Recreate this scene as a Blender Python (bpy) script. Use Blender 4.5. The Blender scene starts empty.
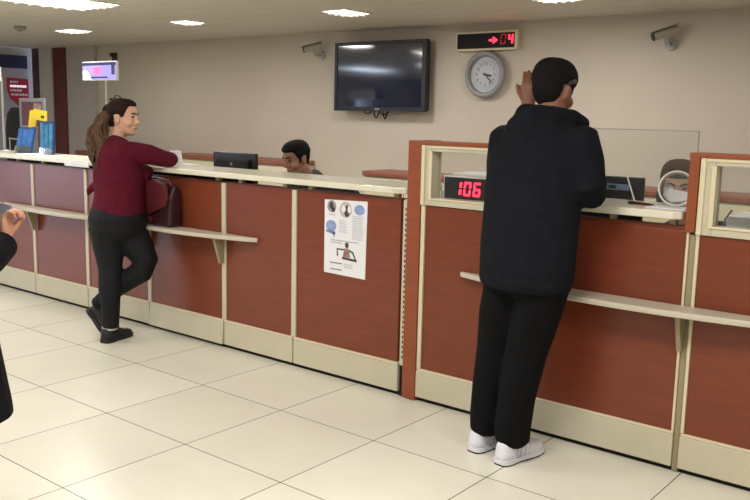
import bpy, bmesh, math, random
from mathutils import Vector, Matrix
random.seed(7)
scn = bpy.context.scene
col = scn.collection
V = Vector
PI = math.pi

# ------------------------------------------------------------------ materials
def lin(c):
    return tuple(((x / 12.92) if x <= 0.04045 else ((x + 0.055) / 1.055) ** 2.4) for x in (v / 255 for v in c))

def mat(name, c, rough=0.5, var=0.06, scale=12, stretch=(1, 1, 1), metal=0.0, bump=0.0, bscale=60, emit=0.0, ecol=None, spec=0.5, coat=0.0):
    m = bpy.data.materials.new(name)
    m.use_nodes = True
    nt = m.node_tree
    b = nt.nodes['Principled BSDF']
    b.inputs['Roughness'].default_value = rough
    b.inputs['Metallic'].default_value = metal
    b.inputs['Specular IOR Level'].default_value = spec
    b.inputs['Coat Weight'].default_value = coat
    b.inputs['Coat Roughness'].default_value = 0.06
    tc = nt.nodes.new('ShaderNodeTexCoord')
    mp = nt.nodes.new('ShaderNodeMapping')
    mp.inputs['Scale'].default_value = stretch
    nt.links.new(tc.outputs['Object'], mp.inputs['Vector'])
    nz = nt.nodes.new('ShaderNodeTexNoise')
    nz.inputs['Scale'].default_value = scale
    nz.inputs['Detail'].default_value = 4
    nt.links.new(mp.outputs['Vector'], nz.inputs['Vector'])
    rp = nt.nodes.new('ShaderNodeValToRGB')
    l = lin(c)
    rp.color_ramp.elements[0].position = 0.3
    rp.color_ramp.elements[1].position = 0.7
    rp.color_ramp.elements[0].color = tuple(x * (1 - var) for x in l) + (1,)
    rp.color_ramp.elements[1].color = tuple(min(1, x * (1 + var)) for x in l) + (1,)
    nt.links.new(nz.outputs['Fac'], rp.inputs['Fac'])
    nt.links.new(rp.outputs['Color'], b.inputs['Base Color'])
    if bump:
        n2 = nt.nodes.new('ShaderNodeTexNoise')
        n2.inputs['Scale'].default_value = bscale
        n2.inputs['Detail'].default_value = 3
        nt.links.new(mp.outputs['Vector'], n2.inputs['Vector'])
        bp = nt.nodes.new('ShaderNodeBump')
        bp.inputs['Strength'].default_value = bump
        bp.inputs['Distance'].default_value = 0.02
        nt.links.new(n2.outputs['Fac'], bp.inputs['Height'])
        nt.links.new(bp.outputs['Normal'], b.inputs['Normal'])
    if emit:
        b.inputs['Emission Color'].default_value = lin(ecol or c) + (1,)
        b.inputs['Emission Strength'].default_value = emit
    return m

def glass_mat(name, tint=(235, 245, 240), gloss=0.1, opac=0.03):
    m = bpy.data.materials.new(name)
    m.use_nodes = True
    nt = m.node_tree
    nt.nodes.clear()
    o = nt.nodes.new('ShaderNodeOutputMaterial')
    t = nt.nodes.new('ShaderNodeBsdfTransparent')
    t.inputs['Color'].default_value = lin(tint) + (1,)
    g = nt.nodes.new('ShaderNodeBsdfGlossy')
    g.inputs['Roughness'].default_value = 0.03
    d = nt.nodes.new('ShaderNodeBsdfDiffuse')
    d.inputs['Color'].default_value = lin((235, 240, 238)) + (1,)
    fr = nt.nodes.new('ShaderNodeFresnel')
    fr.inputs['IOR'].default_value = 1.25 + gloss
    mx = nt.nodes.new('ShaderNodeMixShader')
    nt.links.new(fr.outputs['Fac'], mx.inputs['Fac'])
    nt.links.new(t.outputs[0], mx.inputs[1])
    nt.links.new(g.outputs[0], mx.inputs[2])
    m2 = nt.nodes.new('ShaderNodeMixShader')
    m2.inputs['Fac'].default_value = opac
    nt.links.new(mx.outputs[0], m2.inputs[1])
    nt.links.new(d.outputs[0], m2.inputs[2])
    nt.links.new(m2.outputs[0], o.inputs['Surface'])
    return m

TX, TY, TS = 0.0, -1.18759, 0.6
def tile_mat():
    m = bpy.data.materials.new('floor_tiles')
    m.use_nodes = True
    nt = m.node_tree
    b = nt.nodes['Principled BSDF']
    N = nt.nodes.new; L = nt.links.new
    tc = N('ShaderNodeTexCoord')
    sep = N('ShaderNodeSeparateXYZ'); L(tc.outputs['Object'], sep.inputs[0])
    def math_(op, a, v=None):
        n = N('ShaderNodeMath'); n.operation = op
        if isinstance(a, (int, float)): n.inputs[0].default_value = a
        else: L(a, n.inputs[0])
        if v is not None:
            if isinstance(v, (int, float)): n.inputs[1].default_value = v
            else: L(v, n.inputs[1])
        return n.outputs[0]
    gs, ids = [], []
    for ax, off in ((0, TX), (1, TY)):
        u = math_('DIVIDE', math_('SUBTRACT', sep.outputs[ax], off - 60.0), TS)
        fr = math_('FRACT', u)
        ids.append(math_('FLOOR', u))
        dd = math_('MINIMUM', fr, math_('SUBTRACT', 1.0, fr))
        gs.append(dd)
    dmin = math_('MINIMUM', gs[0], gs[1])
    gm = math_('LESS_THAN', dmin, 0.0042)
    cmb = N('ShaderNodeCombineXYZ'); L(ids[0], cmb.inputs[0]); L(ids[1], cmb.inputs[1])
    wn = N('ShaderNodeTexWhiteNoise'); L(cmb.outputs[0], wn.inputs['Vector'])
    nz = N('ShaderNodeTexNoise'); nz.inputs['Scale'].default_value = 2.2; nz.inputs['Detail'].default_value = 5
    L(tc.outputs['Object'], nz.inputs['Vector'])
    s = math_('ADD', math_('MULTIPLY', wn.outputs['Value'], 0.35), math_('MULTIPLY', nz.outputs['Fac'], 0.65))
    rp = N('ShaderNodeValToRGB')
    rp.color_ramp.elements[0].position = 0.25; rp.color_ramp.elements[1].position = 0.75
    rp.color_ramp.elements[0].color = lin((211, 207, 191)) + (1,)
    rp.color_ramp.elements[1].color = lin((222, 218, 203)) + (1,)
    L(s, rp.inputs['Fac'])
    mx = N('ShaderNodeMix'); mx.data_type = 'RGBA'
    L(gm, mx.inputs['Factor']); L(rp.outputs['Color'], mx.inputs['A'])
    mx.inputs['B'].default_value = lin((108, 98, 88)) + (1,)
    L(mx.outputs['Result'], b.inputs['Base Color'])
    b.inputs['Roughness'].default_value = 0.27
    b.inputs['Specular IOR Level'].default_value = 0.45
    return m

def ceiling_mat():
    m = mat('ceiling_paint', (205, 199, 186), 0.55, 0.03, 3)
    nt = m.node_tree
    N = nt.nodes.new; L = nt.links.new
    b = nt.nodes['Principled BSDF']
    tc = N('ShaderNodeTexCoord'); sep = N('ShaderNodeSeparateXYZ'); L(tc.outputs['Object'], sep.inputs[0])
    a = N('ShaderNodeMath'); a.operation = 'DIVIDE'; L(sep.outputs[1], a.inputs[0]); a.inputs[1].default_value = 0.30
    f = N('ShaderNodeMath'); f.operation = 'FRACT'; L(a.outputs[0], f.inputs[0])
    c = N('ShaderNodeMath'); c.operation = 'LESS_THAN'; L(f.outputs[0], c.inputs[0]); c.inputs[1].default_value = 0.03
    src = b.inputs['Base Color'].links[0].from_socket
    mx = N('ShaderNodeMix'); mx.data_type = 'RGBA'
    L(c.outputs[0], mx.inputs['Factor']); L(src, mx.inputs['A'])
    mx.inputs['B'].default_value = lin((176, 169, 156)) + (1,)
    L(mx.outputs['Result'], b.inputs['Base Color'])
    return m

M = {}
M['tile'] = tile_mat()
M['ceiling'] = ceiling_mat()
M['wall'] = mat('wall_paint', (202, 191, 177), 0.75, 0.02, 3)
M['wall_grey'] = mat('grey_lit_wall_paint', (184, 178, 172), 0.75, 0.02, 3)  # greyer copy of the wall paint, different light put into its colour
M['wall_white'] = mat('pale_pillar_paint', (196, 192, 188), 0.7, 0.02, 3)
M['brown'] = mat('brown_wood', (100, 48, 38), 0.4, 0.12, 6, (1, 1, 8))
M['darkbrown'] = mat('dark_brown_wood', (66, 48, 46), 0.45, 0.1, 6)
M['wood'] = mat('red_brown_laminate', (118, 56, 35), 0.30, 0.11, 3, (1.2, 1.2, 16), spec=0.45)
M['wood2'] = mat('orange_brown_laminate', (140, 72, 42), 0.36, 0.09, 3, (1.2, 1.2, 9), spec=0.45)
M['cabtop'] = mat('cabinet_top_laminate', (140, 80, 60), 0.4, 0.1, 4, (8, 1, 1))
M['beige'] = mat('beige_lacquer', (196, 189, 166), 0.42, 0.03, 6)
M['beige_light'] = mat('light_beige_trim', (216, 205, 174), 0.42, 0.03, 6)
M['slab'] = mat('cream_worktop', (222, 217, 198), 0.22, 0.03, 6)
M['ledge'] = mat('taupe_ledge', (192, 184, 166), 0.32, 0.04, 6)
M['bracket'] = mat('bracket_metal', (150, 138, 108), 0.45, 0.04, 6)
M['gap_shade'] = mat('dark_gap_shade', (18, 15, 13), 0.9)  # near-black colour standing in for the shade inside gaps, slots and recesses
M['black'] = mat('black_plastic', (20, 20, 22), 0.38)
M['black_matte'] = mat('black_matte', (16, 16, 17), 0.8)
M['screen'] = mat('tv_glass', (12, 20, 46), 0.075, 0.0, spec=0.9, coat=1.0)  # base tinted blue to suggest the blue reflections on the screen
M['grey'] = mat('grey_plastic', (120, 120, 122), 0.45)
M['grey_light'] = mat('light_grey_plastic', (176, 176, 176), 0.45)
M['white'] = mat('white_plastic', (225, 226, 226), 0.45, 0.02)
M['paper'] = mat('white_paper', (226, 226, 230), 0.8, 0.02)
M['silver'] = mat('brushed_metal', (178, 174, 164), 0.35, 0.03, metal=0.6)
M['lamp'] = mat('lamp_diffuser', (250, 248, 242), 0.5, 0.0, emit=6.0, ecol=(255, 250, 240))
M['louvre'] = mat('lamp_louvre', (225, 224, 220), 0.3, 0.02, metal=0.4)
M['red_led'] = mat('red_led', (255, 30, 50), 0.5, 0.0, emit=4.0, ecol=(255, 38, 62))
M['red_led_dim'] = mat('dim_red_led', (120, 14, 22), 0.5, 0.0, emit=0.35, ecol=(190, 25, 40))
M['skin'] = mat('skin', (190, 138, 112), 0.5, 0.06, 10)
M['skin_dark'] = mat('tanned_skin', (136, 92, 72), 0.5, 0.08, 10)
M['skin_pale'] = mat('pale_skin', (212, 165, 140), 0.5, 0.05, 10)
M['skin_teller'] = mat('olive_skin', (150, 108, 88), 0.5, 0.06, 10)
M['hoodie'] = mat('black_fleece', (17, 19, 25), 0.95, 0.2, 25, bump=0.35, bscale=14, spec=0.15)
M['trousers'] = mat('black_cloth', (10, 10, 12), 0.9, 0.2, 20, bump=0.35, bscale=12, spec=0.15)
M['maroon'] = mat('maroon_knit', (84, 18, 36), 0.9, 0.12, 22, bump=0.35, bscale=16, spec=0.15)
M['leggings'] = mat('charcoal_leggings', (19, 20, 24), 0.75, 0.15, 18, bump=0.2, bscale=12, spec=0.25)
M['coat'] = mat('black_coat', (14, 13, 16), 0.9, 0.15, 18, bump=0.2, bscale=14, spec=0.15)
M['hair_black'] = mat('black_hair', (24, 22, 22), 0.85, 0.4, 60, (1, 1, 3), bump=0.5, bscale=90, spec=0.12)
M['hair_grey'] = mat('greying_hair', (84, 82, 82), 0.85, 0.3, 60, bump=0.4, bscale=90, spec=0.12)
M['hair_dark'] = mat('dark_brown_hair', (44, 30, 25), 0.85, 0.4, 40, (3, 3, 1), bump=0.6, bscale=60, spec=0.12)
M['hair_brown'] = mat('brown_hair', (98, 76, 60), 0.85, 0.4, 40, (3, 3, 1), bump=0.8, bscale=50, spec=0.12)
M['shoe_white'] = mat('white_leather', (214, 215, 224), 0.5, 0.04, 15)
M['shoe_grey'] = mat('grey_mesh', (176, 178, 190), 0.6, 0.05, 15)
M['shoe_black'] = mat('black_shoe', (22, 22, 25), 0.6, 0.1, 15)
M['rubber'] = mat('dark_rubber', (36, 33, 32), 0.8)
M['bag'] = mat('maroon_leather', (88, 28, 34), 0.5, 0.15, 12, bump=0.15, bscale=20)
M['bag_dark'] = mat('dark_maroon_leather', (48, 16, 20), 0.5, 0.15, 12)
M['blue'] = mat('blue_print', (52, 104, 176), 0.5, 0.35, 22)
M['blue_dark'] = mat('dark_blue_print', (34, 52, 100), 0.5, 0.15, 14)
M['teal'] = mat('teal_print', (46, 118, 160), 0.5, 0.45, 18)
M['navy'] = mat('navy_panel', (44, 48, 82), 0.5, 0.08, 5)
M['lilac'] = mat('lilac_panel', (174, 172, 188), 0.6, 0.06, 3)
M['crimson'] = mat('crimson_print', (186, 40, 74), 0.5, 0.06, 8)
M['yellow'] = mat('yellow_paper', (244, 212, 30), 0.6, 0.04, 8)
M['ink'] = mat('grey_ink', (176, 178, 188), 0.8, 0.05, 30)
M['ink_dark'] = mat('dark_ink', (70, 60, 62), 0.8, 0.2, 60)
M['ink_blue'] = mat('pale_blue_ink', (136, 152, 196), 0.8, 0.2, 40)
M['skin_print'] = mat('printed_photo', (150, 120, 112), 0.8, 0.45, 60)
M['photo_grey'] = mat('grey_photo_print', (150, 146, 152), 0.8, 0.3, 50)
M['photo_pink'] = mat('pale_photo_print', (188, 172, 170), 0.8, 0.2, 50)
M['pen'] = mat('maroon_pen', (96, 34, 28), 0.4)
M['clockface'] = mat('clock_face', (186, 188, 198), 0.5, 0.02)
M['clockrim'] = mat('clock_rim', (142, 142, 142), 0.35, 0.03)
M['scr_lilac'] = mat('display_lilac', (150, 140, 215), 0.4, 0.1, 9, emit=0.55, ecol=(150, 140, 225))
M['scr_pink'] = mat('display_pink', (240, 110, 170), 0.4, 0.0, emit=0.6, ecol=(240, 105, 170))
M['glow_white'] = mat('glowing_white', (245, 245, 255), 0.4, 0.0, emit=0.7, ecol=(245, 245, 255))
M['scr_dark'] = mat('display_dark', (40, 36, 70), 0.4, 0.0, emit=0.1, ecol=(60, 50, 110))
M['glass'] = glass_mat('clear_glass', (250, 252, 250), 0.05, 0.02)
M['glass_edge'] = mat('glass_edge', (150, 160, 155), 0.2, 0.02)
M['plastic_clear'] = glass_mat('clear_plastic', (252, 252, 252), 0.12, 0.05)
M['frost'] = mat('pale_plastic_rim', (222, 224, 226), 0.25, 0.02)
M['shirt'] = mat('dark_shirt', (22, 22, 28), 0.85, 0.15, 18)
M['collar'] = mat('pale_shirt_collar', (140, 134, 124), 0.8, 0.05)
M['blouse'] = mat('dark_blouse', (44, 40, 48), 0.85, 0.1, 18)
M['eye'] = mat('eye_dark', (30, 22, 20), 0.3)
M['lip'] = mat('lip', (150, 84, 76), 0.5)
M['bracketgrey'] = mat('dark_slots', (96, 88, 66), 0.5)

# ------------------------------------------------------------------ mesh builder
class MB:
    def __init__(s):
        s.bm = bmesh.new()
    def _mark(s, n0, mi):
        s.bm.faces.ensure_lookup_table()
        for f in s.bm.faces[n0:]:
            f.material_index = mi
    def box(s, x0, x1, y0, y1, z0, z1, mi=0, mtx=None):
        n0 = len(s.bm.faces)
        vs = [s.bm.verts.new(V((x, y, z)) if mtx is None else mtx @ V((x, y, z))) for z in (z0, z1) for y in (y0, y1) for x in (x0, x1)]
        for q in ((0, 2, 3, 1), (4, 5, 7, 6), (0, 1, 5, 4), (2, 6, 7, 3), (0, 4, 6, 2), (1, 3, 7, 5)):
            s.bm.faces.new([vs[i] for i in q])
        s._mark(n0, mi); return s
    def prism(s, pts, axis, a, b, mi=0):
        """polygon pts (2d) extruded along axis from a to b"""
        n0 = len(s.bm.faces)
        def P(p, t):
            return V((p[0], p[1], t)) if axis == 'z' else (V((p[0], t, p[1])) if axis == 'y' else V((t, p[0], p[1])))
        r0 = [s.bm.verts.new(P(p, a)) for p in pts]
        r1 = [s.bm.verts.new(P(p, b)) for p in pts]
        s.bm.faces.new(r0[::-1]); s.bm.faces.new(r1)
        k = len(pts)
        for i in range(k):
            s.bm.faces.new((r0[i], r0[(i + 1) % k], r1[(i + 1) % k], r1[i]))
        s._mark(n0, mi); return s
    def tube(s, pts, radii, side=None, seg=14, mi=0, cap=0.45, closed=False):
        n0 = len(s.bm.faces)
        pts = [V(p) for p in pts]
        n = len(pts)
        rs = [(r, r) if isinstance(r, (int, float)) else r for r in (radii if isinstance(radii, (list, tuple)) else [radii] * n)]
        rings = []
        sv = V(side) if side is not None else None
        for i, p in enumerate(pts):
            if closed:
                t = (pts[(i + 1) % n] - pts[i - 1]).normalized()
            else:
                t = (pts[min(i + 1, n - 1)] - pts[max(i - 1, 0)]).normalized()
            if sv is None:
                ref = V((0, 0, 1)) if abs(t.z) < 0.9 else V((1, 0, 0))
                sv = ref.cross(t)
            u = (sv - t * sv.dot(t)).normalized()
            if side is None: sv = u
            w = t.cross(u)
            rings.append([s.bm.verts.new(p + u * rs[i][0] * math.cos(2 * PI * k / seg) + w * rs[i][1] * math.sin(2 * PI * k / seg)) for k in range(seg)])
        for i in range(n if closed else n - 1):
            a, b = rings[i], rings[(i + 1) % n]
            for k in range(seg):
                s.bm.faces.new((a[k], a[(k + 1) % seg], b[(k + 1) % seg], b[k]))
        if not closed:
            for ring, p, q, r in ((rings[0], pts[0], pts[1], rs[0]), (rings[-1], pts[-1], pts[-2], rs[-1])):
                d = (p - q).normalized()
                if cap == 0:
                    s.bm.faces.new(ring if ring is rings[-1] else ring[::-1])
                    continue
                mid = [s.bm.verts.new(p + (v.co - p) * 0.7 + d * min(r) * cap * 0.75) for v in ring]
                c = s.bm.verts.new(p + d * min(r) * cap)
                for k in range(seg):
                    k2 = (k + 1) % seg
                    if ring is rings[-1]:
                        s.bm.faces.new((ring[k], ring[k2], mid[k2], mid[k])); s.bm.faces.new((mid[k], mid[k2], c))
                    else:
                        s.bm.faces.new((ring[k2], ring[k], mid[k], mid[k2])); s.bm.faces.new((mid[k2], mid[k], c))
        s._mark(n0, mi); return s
    def ell(s, c, r, mtx=None, seg=16, rings=10, mi=0):
        n0 = len(s.bm.faces)
        c = V(c); mtx = mtx or Matrix.Identity(3)
        rr = []
        for i in range(1, rings):
            ph = PI * i / rings
            rr.append([s.bm.verts.new(c + mtx @ V((r[0] * math.sin(ph) * math.cos(2 * PI * k / seg), r[1] * math.sin(ph) * math.sin(2 * PI * k / seg), r[2] * math.cos(ph)))) for k in range(seg)])
        t = s.bm.verts.new(c + mtx @ V((0, 0, r[2]))); b = s.bm.verts.new(c - mtx @ V((0, 0, r[2])))
        for i in range(len(rr) - 1):
            for k in range(seg):
                s.bm.faces.new((rr[i][k], rr[i + 1][k], rr[i + 1][(k + 1) % seg], rr[i][(k + 1) % seg]))
        for k in range(seg):
            s.bm.faces.new((t, rr[0][k], rr[0][(k + 1) % seg])); s.bm.faces.new((b, rr[-1][(k + 1) % seg], rr[-1][k]))
        s._mark(n0, mi); return s
    def disc(s, c, r, n, seg=40, depth=0.0, mi=0, ry=None):
        """flat cylinder with axis n"""
        n = V(n).normalized()
        c = V(c)
        return s.tube([c, c + n * max(depth, 0.0005)], [r, r], seg=seg, mi=mi, cap=0)
    def build(s, name, mats, parent=None, loc=None, smooth=False, bevel=0.0, bseg=2, voxel=0.0, smooth_it=0, subsurf=0, auto=False):
        bm = s.bm
        bmesh.ops.recalc_face_normals(bm, faces=bm.faces[:])
        org = V((0, 0, 0))
        if parent is not None:
            p = parent
            org = V(p['_o']) if '_o' in p else V((0, 0, 0))
        elif loc is not None:
            org = V(loc)
        for v in bm.verts: v.co -= org
        me = bpy.data.meshes.new(name)
        bm.to_mesh(me); bm.free()
        for m in (mats if isinstance(mats, (list, tuple)) else [mats]):
            me.materials.append(m)
        o = bpy.data.objects.new(name, me)
        col.objects.link(o)
        if parent is not None:
            o.parent = parent
        elif loc is not None:
            o.location = org
        if voxel:
            md = o.modifiers.new('r', 'REMESH'); md.mode = 'VOXEL'; md.voxel_size = voxel
            if smooth_it:
                sm = o.modifiers.new('s', 'SMOOTH'); sm.factor = 0.5; sm.iterations = smooth_it
            bpy.context.view_layer.update()
            dg = bpy.context.evaluated_depsgraph_get()
            nm = bpy.data.meshes.new_from_object(o.evaluated_get(dg))
            o.modifiers.clear()
            o.data = nm
            if not nm.materials:
                for m in (mats if isinstance(mats, (list, tuple)) else [mats]): nm.materials.append(m)
            smooth = True
        if subsurf:
            md = o.modifiers.new('ss', 'SUBSURF'); md.levels = subsurf; md.render_levels = subsurf
        if bevel:
            md = o.modifiers.new('b', 'BEVEL'); md.width = bevel; md.segments = bseg; md.limit_method = 'ANGLE'
        if smooth:
            for p in o.data.polygons: p.use_smooth = True
        o['_o'] = tuple(org)
        return o

def thing(name, label, cat, loc, group=None):
    o = bpy.data.objects.new(name, None)
    o.empty_display_size = 0.1
    col.objects.link(o)
    o.location = loc
    o['_o'] = tuple(loc)
    return tag(o, label, cat, group)

def tag(o, label, cat, group=None):
    o['label'] = label; o['category'] = cat
    if group: o['group'] = group
    return o

def struct(o):
    o['kind'] = 'structure'; return o

def text(name, s, size, loc, rot, m, parent, ext=0.0006, align='CENTER'):
    cu = bpy.data.curves.new(name, 'FONT')
    cu.body = s; cu.size = size; cu.extrude = ext
    cu.align_x = align; cu.align_y = 'CENTER'
    cu.materials.append(m)
    o = bpy.data.objects.new(name, cu)
    col.objects.link(o)
    bpy.context.view_layer.update()
    me = bpy.data.meshes.new_from_object(o.evaluated_get(bpy.context.evaluated_depsgraph_get()))
    bpy.data.objects.remove(o); bpy.data.curves.remove(cu)
    o = bpy.data.objects.new(name, me)
    col.objects.link(o)
    o.parent = parent
    o.location = V(loc) - V(parent['_o'])
    o.rotation_euler = rot
    return o

def dup(root, delta, label=None):
    r = root.copy(); col.objects.link(r)
    r.location = root.location + V(delta)
    if label: r['label'] = label
    for ch in list(root.children):
        c = ch.copy(); col.objects.link(c); c.parent = r
        for g in list(ch.children):
            d = g.copy(); col.objects.link(d); d.parent = c
    return r

ZC = 2.265   # ceiling height
YW = 2.80    # rear wall
# ------------------------------------------------------------------ setting
struct(MB().box(-9, 6.2, -7.0, YW + 0.1, -0.1, 0).build('floor', M['tile']))
struct(MB().box(-9, 6.2, -7.0, YW + 0.1, ZC, ZC + 0.1).build('ceiling', M['ceiling']))
struct(MB().box(-5.46, 6.2, YW, YW + 0.1, 0, ZC).build('wall_back', M['wall']))
struct(MB().box(-6.08, -5.46, 2.75, YW + 0.1, 0, ZC).build('wall_side', M['wall_grey']))
struct(MB().box(-6.36, -6.08, 2.72, YW + 0.1, 0, ZC).build('trim_1', M['brown'], bevel=0.004))
struct(MB().box(-6.66, -6.36, 2.70, YW + 0.1, 0, ZC).build('wall_pillar', M['wall_white']))
struct(MB().box(-6.80, -6.66, 2.68, YW + 0.1, 0, ZC).build('trim_2', M['darkbrown'], bevel=0.004))
struct(MB().box(6.2, 6.3, -7.0, YW + 0.1, 0, ZC).build('wall_right', M['wall']))
struct(MB().box(-6.9, 6.2, -7.1, -7.0, 0, ZC).build('wall_front', M['wall']))
# left wall with the two glazed street windows (they show as reflections in the television and the panels)
WY = [(-5.25, -4.2), (-3.55, -2.35)]
lw = MB()
lw.box(-7.0, -6.9, -7.1, WY[0][0], 0, ZC); lw.box(-7.0, -6.9, WY[0][1], WY[1][0], 0, ZC); lw.box(-7.0, -6.9, WY[1][1], YW + 0.1, 0, ZC)
for (a, b) in WY: lw.box(-7.0, -6.9, a, b, 1.98, ZC)
struct(lw.build('wall_left', M['wall_grey']))
for i, (a, b) in enumerate(WY):
    w = MB()
    w.box(-6.99, -6.91, a, a + 0.05, 0, 1.98, 0); w.box(-6.99, -6.91, b - 0.05, b, 0, 1.98, 0)
    w.box(-6.99, -6.91, a + 0.05, b - 0.05, 1.93, 1.98, 0); w.box(-6.99, -6.91, a + 0.05, b - 0.05, 0, 0.06, 0)
    w.box(-6.955, -6.945, a + 0.05, b - 0.05, 0.06, 1.93, 1)
    struct(w.build('window_%d' % (i + 1), [M['grey'], M['glass']]))

# signage wall at far left
sg = thing('wall_sign', 'navy and lilac sign panel on the far left wall', 'sign', (-6.89, 2.3, 0.9))
MB().box(-6.895, -6.88, 1.2, 2.66, 2.0, 2.17).build('header_band', M['navy'], sg)
MB().box(-6.895, -6.885, 1.2, 2.66, 0.9, 2.0).build('backing_panel', M['lilac'], sg)
po = thing('wall_poster', 'crimson poster with white lettering, corner folded, on the lilac wall panel', 'poster', (-6.88, 2.5, 1.3))
MB().prism([(2.36, 1.875), (2.66, 1.865), (2.66, 1.44), (2.60, 1.44), (2.40, 1.60), (2.36, 1.72)], 'x', -6.884, -6.876, 0).build('sheet', M['crimson'], po)
for i, (z, a, b) in enumerate(((1.82, 2.40, 2.51), (1.765, 2.40, 2.64), (1.71, 2.40, 2.58), (1.655, 2.41, 2.64))):
    tl = MB()
    y = a
    while y < b - 0.01:
        w = min(b - y, random.uniform(0.03, 0.06))
        tl.box(-6.8755, -6.8735, y, y + w, z - 0.014, z + 0.014)
        y += w + 0.008
    tl.build('lettering', M['white'] if i != 1 else M['glow_white'], po)  # second line glows, using the emissive white of the displays

# ------------------------------------------------------------------ ceiling lights
def troffer(x0, x1, y0, y1, label, first=None):
    cx, cy = (x0 + x1) / 2, (y0 + y1) / 2
    t = thing('ceiling_light', label, 'ceiling light', (cx, cy, ZC), 'ceiling lights')
    f = MB(); w = 0.012; z0 = ZC - 0.008
    f.box(x0 - w, x0, y0 - w, y1 + w, z0, ZC); f.box(x1, x1 + w, y0 - w, y1 + w, z0, ZC)
    f.box(x0, x1, y0 - w, y0, z0, ZC); f.box(x0, x1, y1, y1 + w, z0, ZC)
    f.build('frame', M['louvre'], t)
    MB().box(x0, x1, y0, y1, ZC - 0.004, ZC - 0.001).build('diffuser', M['lamp'], t)
    lv = MB()
    n = 6 if x1 - x0 > 0.4 else 4
    for k in range(1, n):
        x = x0 + (x1 - x0) * k / n
        lv.box(x - 0.003, x + 0.003, y0, y1, ZC - 0.022, ZC - 0.004)
        y = y0 + (y1 - y0) * k / n
        lv.box(x0, x1, y - 0.003, y + 0.003, ZC - 0.022, ZC - 0.004)
    lv.build('louvre', M['louvre'], t)
    return t
LIGHTS = []
def lamp(x, y, sx, sy, power, c=(1, 0.972, 0.925)):
    if x == -5.0: c = (0.72, 0.84, 1.0); sy = 1.1  # unseen lamp tinted blue and lengthened for its reflection in the television
    l = bpy.data.lights.new('ceiling_area_light', 'AREA')
    l.shape = 'RECTANGLE'; l.size = sx; l.size_y = sy; l.energy = power; l.color = c
    o = bpy.data.objects.new('ceiling_area_light', l); col.objects.link(o)
    o.location = (x, y, ZC - 0.03)
troffer(-2.14, -1.58, -0.18, 0.46, 'largest ceiling light, cut off by the top edge, above the left counter')
troffer(-4.02, -3.70, 1.36, 1.60, 'small ceiling light farthest left, near the brown wall pilaster')
troffer(-2.20, -1.98, 1.40, 1.62, 'small ceiling light above the wall between the queue display and the television')
troffer(-0.46, -0.225, 1.49, 1.80, 'bright ceiling light just in front of the wall television')
troffer(1.28, 1.53, 1.56, 1.86, 'ceiling light above the number board, cut off by the top edge')
PW = 1.0
for (x, y, sx, p) in ((-1.86, 0.14, 0.5, 18), (-3.82, 1.46, 0.35, 8), (-2.1, 1.48, 0.3, 9), (-0.31, 1.63, 0.3, 14), (1.4, 1.71, 0.3, 14),
                      (3.2, 1.6, 0.3, 12), (-5.6, 0.1, 0.6, 7), (-5.0, -2.3, 0.55, 22), (-3.15, -1.75, 0.6, 17), (-1.6, -1.6, 0.6, 22), (0.4, -1.6, 0.6, 26), (2.6, -1.7, 0.6, 36), (4.6, -1.6, 0.6, 30),  # these and the next row are unseen lamps, added to light the room
                      (-3.6, -3.8, 0.6, 15), (-1.2, -3.8, 0.6, 20), (1.2, -3.8, 0.6, 26), (3.4, -3.8, 0.6, 26)):
    lamp(x, y, sx, sx, p * PW)
for (x, y) in ((-3.6, -1.6), (-1.6, -1.6), (0.4, -1.6), (2.6, -1.7), (4.6, -1.6), (3.2, 1.6)):
    pass

sd = thing('smoke_detector', 'small round smoke detector on the ceiling at far left', 'smoke detector', (-3.97, 0.97, ZC))
MB().tube([(-3.97, 0.97, ZC), (-3.97, 0.97, ZC - 0.025), (-3.97, 0.97, ZC - 0.04)], [0.06, 0.055, 0.035], seg=24, cap=0).build('housing', M['collar'], sd, smooth=False)
MB().tube([(-3.97, 0.97, ZC - 0.04), (-3.97, 0.97, ZC - 0.05)], [0.025, 0.02], seg=18, cap=0).build('sensor_cap', M['grey'], sd)

# ------------------------------------------------------------------ counter units
def counter_unit(x0, x1, label, tilt=0.0, top=1.045, strip_left=True, sw=0.036):
    t = thing('counter_unit', label, 'counter', (x0, 0, 0), 'counter front units')
    MB().box(x0 + sw / 2, x1 - sw / 2, 0.0, 0.03, 0.172, top).build('front_panel', M['wood'], t, bevel=0.002)
    p = MB()
    p.prism([(-0.012 - tilt, 0.024), (0.02, 0.024), (0.02, 0.172), (-0.012, 0.172)], 'x', x0 + 0.005, x1 - 0.005)
    p.build('plinth_board', M['beige'], t, bevel=0.003)
    MB().box(x0 + 0.005, x1 - 0.005, -0.016, 0.02, 0.1725, 0.182).build('plinth_lip', M['beige_light'], t, bevel=0.002)
    MB().box(x0 + 0.001, x1 - 0.001, 0.012, 0.06, 0.0, 0.024).build('under_plinth_shade', M['gap_shade'], t)  # near-black strip standing in for the shade under the plinth
    if strip_left:
        MB().box(x0 - sw / 2, x0 + sw / 2, -0.009, 0.03, 0.1825, top).build('edge_strip', M['beige'], t, bevel=0.003)
    MB().box(x0 + sw / 2, x1 - sw / 2, 0.0, 0.05, top, top + 0.006).build('top_edge', M['brown'], t)
    return t
seams = [-2.95, -2.115, -1.385, -0.645, 0.115, 0.72, 1.497]
labs = ['red-brown counter unit at far left, under the brochure stands',
        'red-brown counter unit below the white notice strip',
        'red-brown counter unit behind the maroon-sweater woman, on her left',
        'red-brown counter unit in front of the maroon-sweater woman, under the maroon bag',
        'narrow red-brown counter unit between the wall ledge end and the poster unit',
        'red-brown counter unit carrying the white poster']
for i in range(6):
    counter_unit(seams[i], seams[i + 1], labs[i], tilt=0.012 if i == 3 else 0.0)
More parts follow.
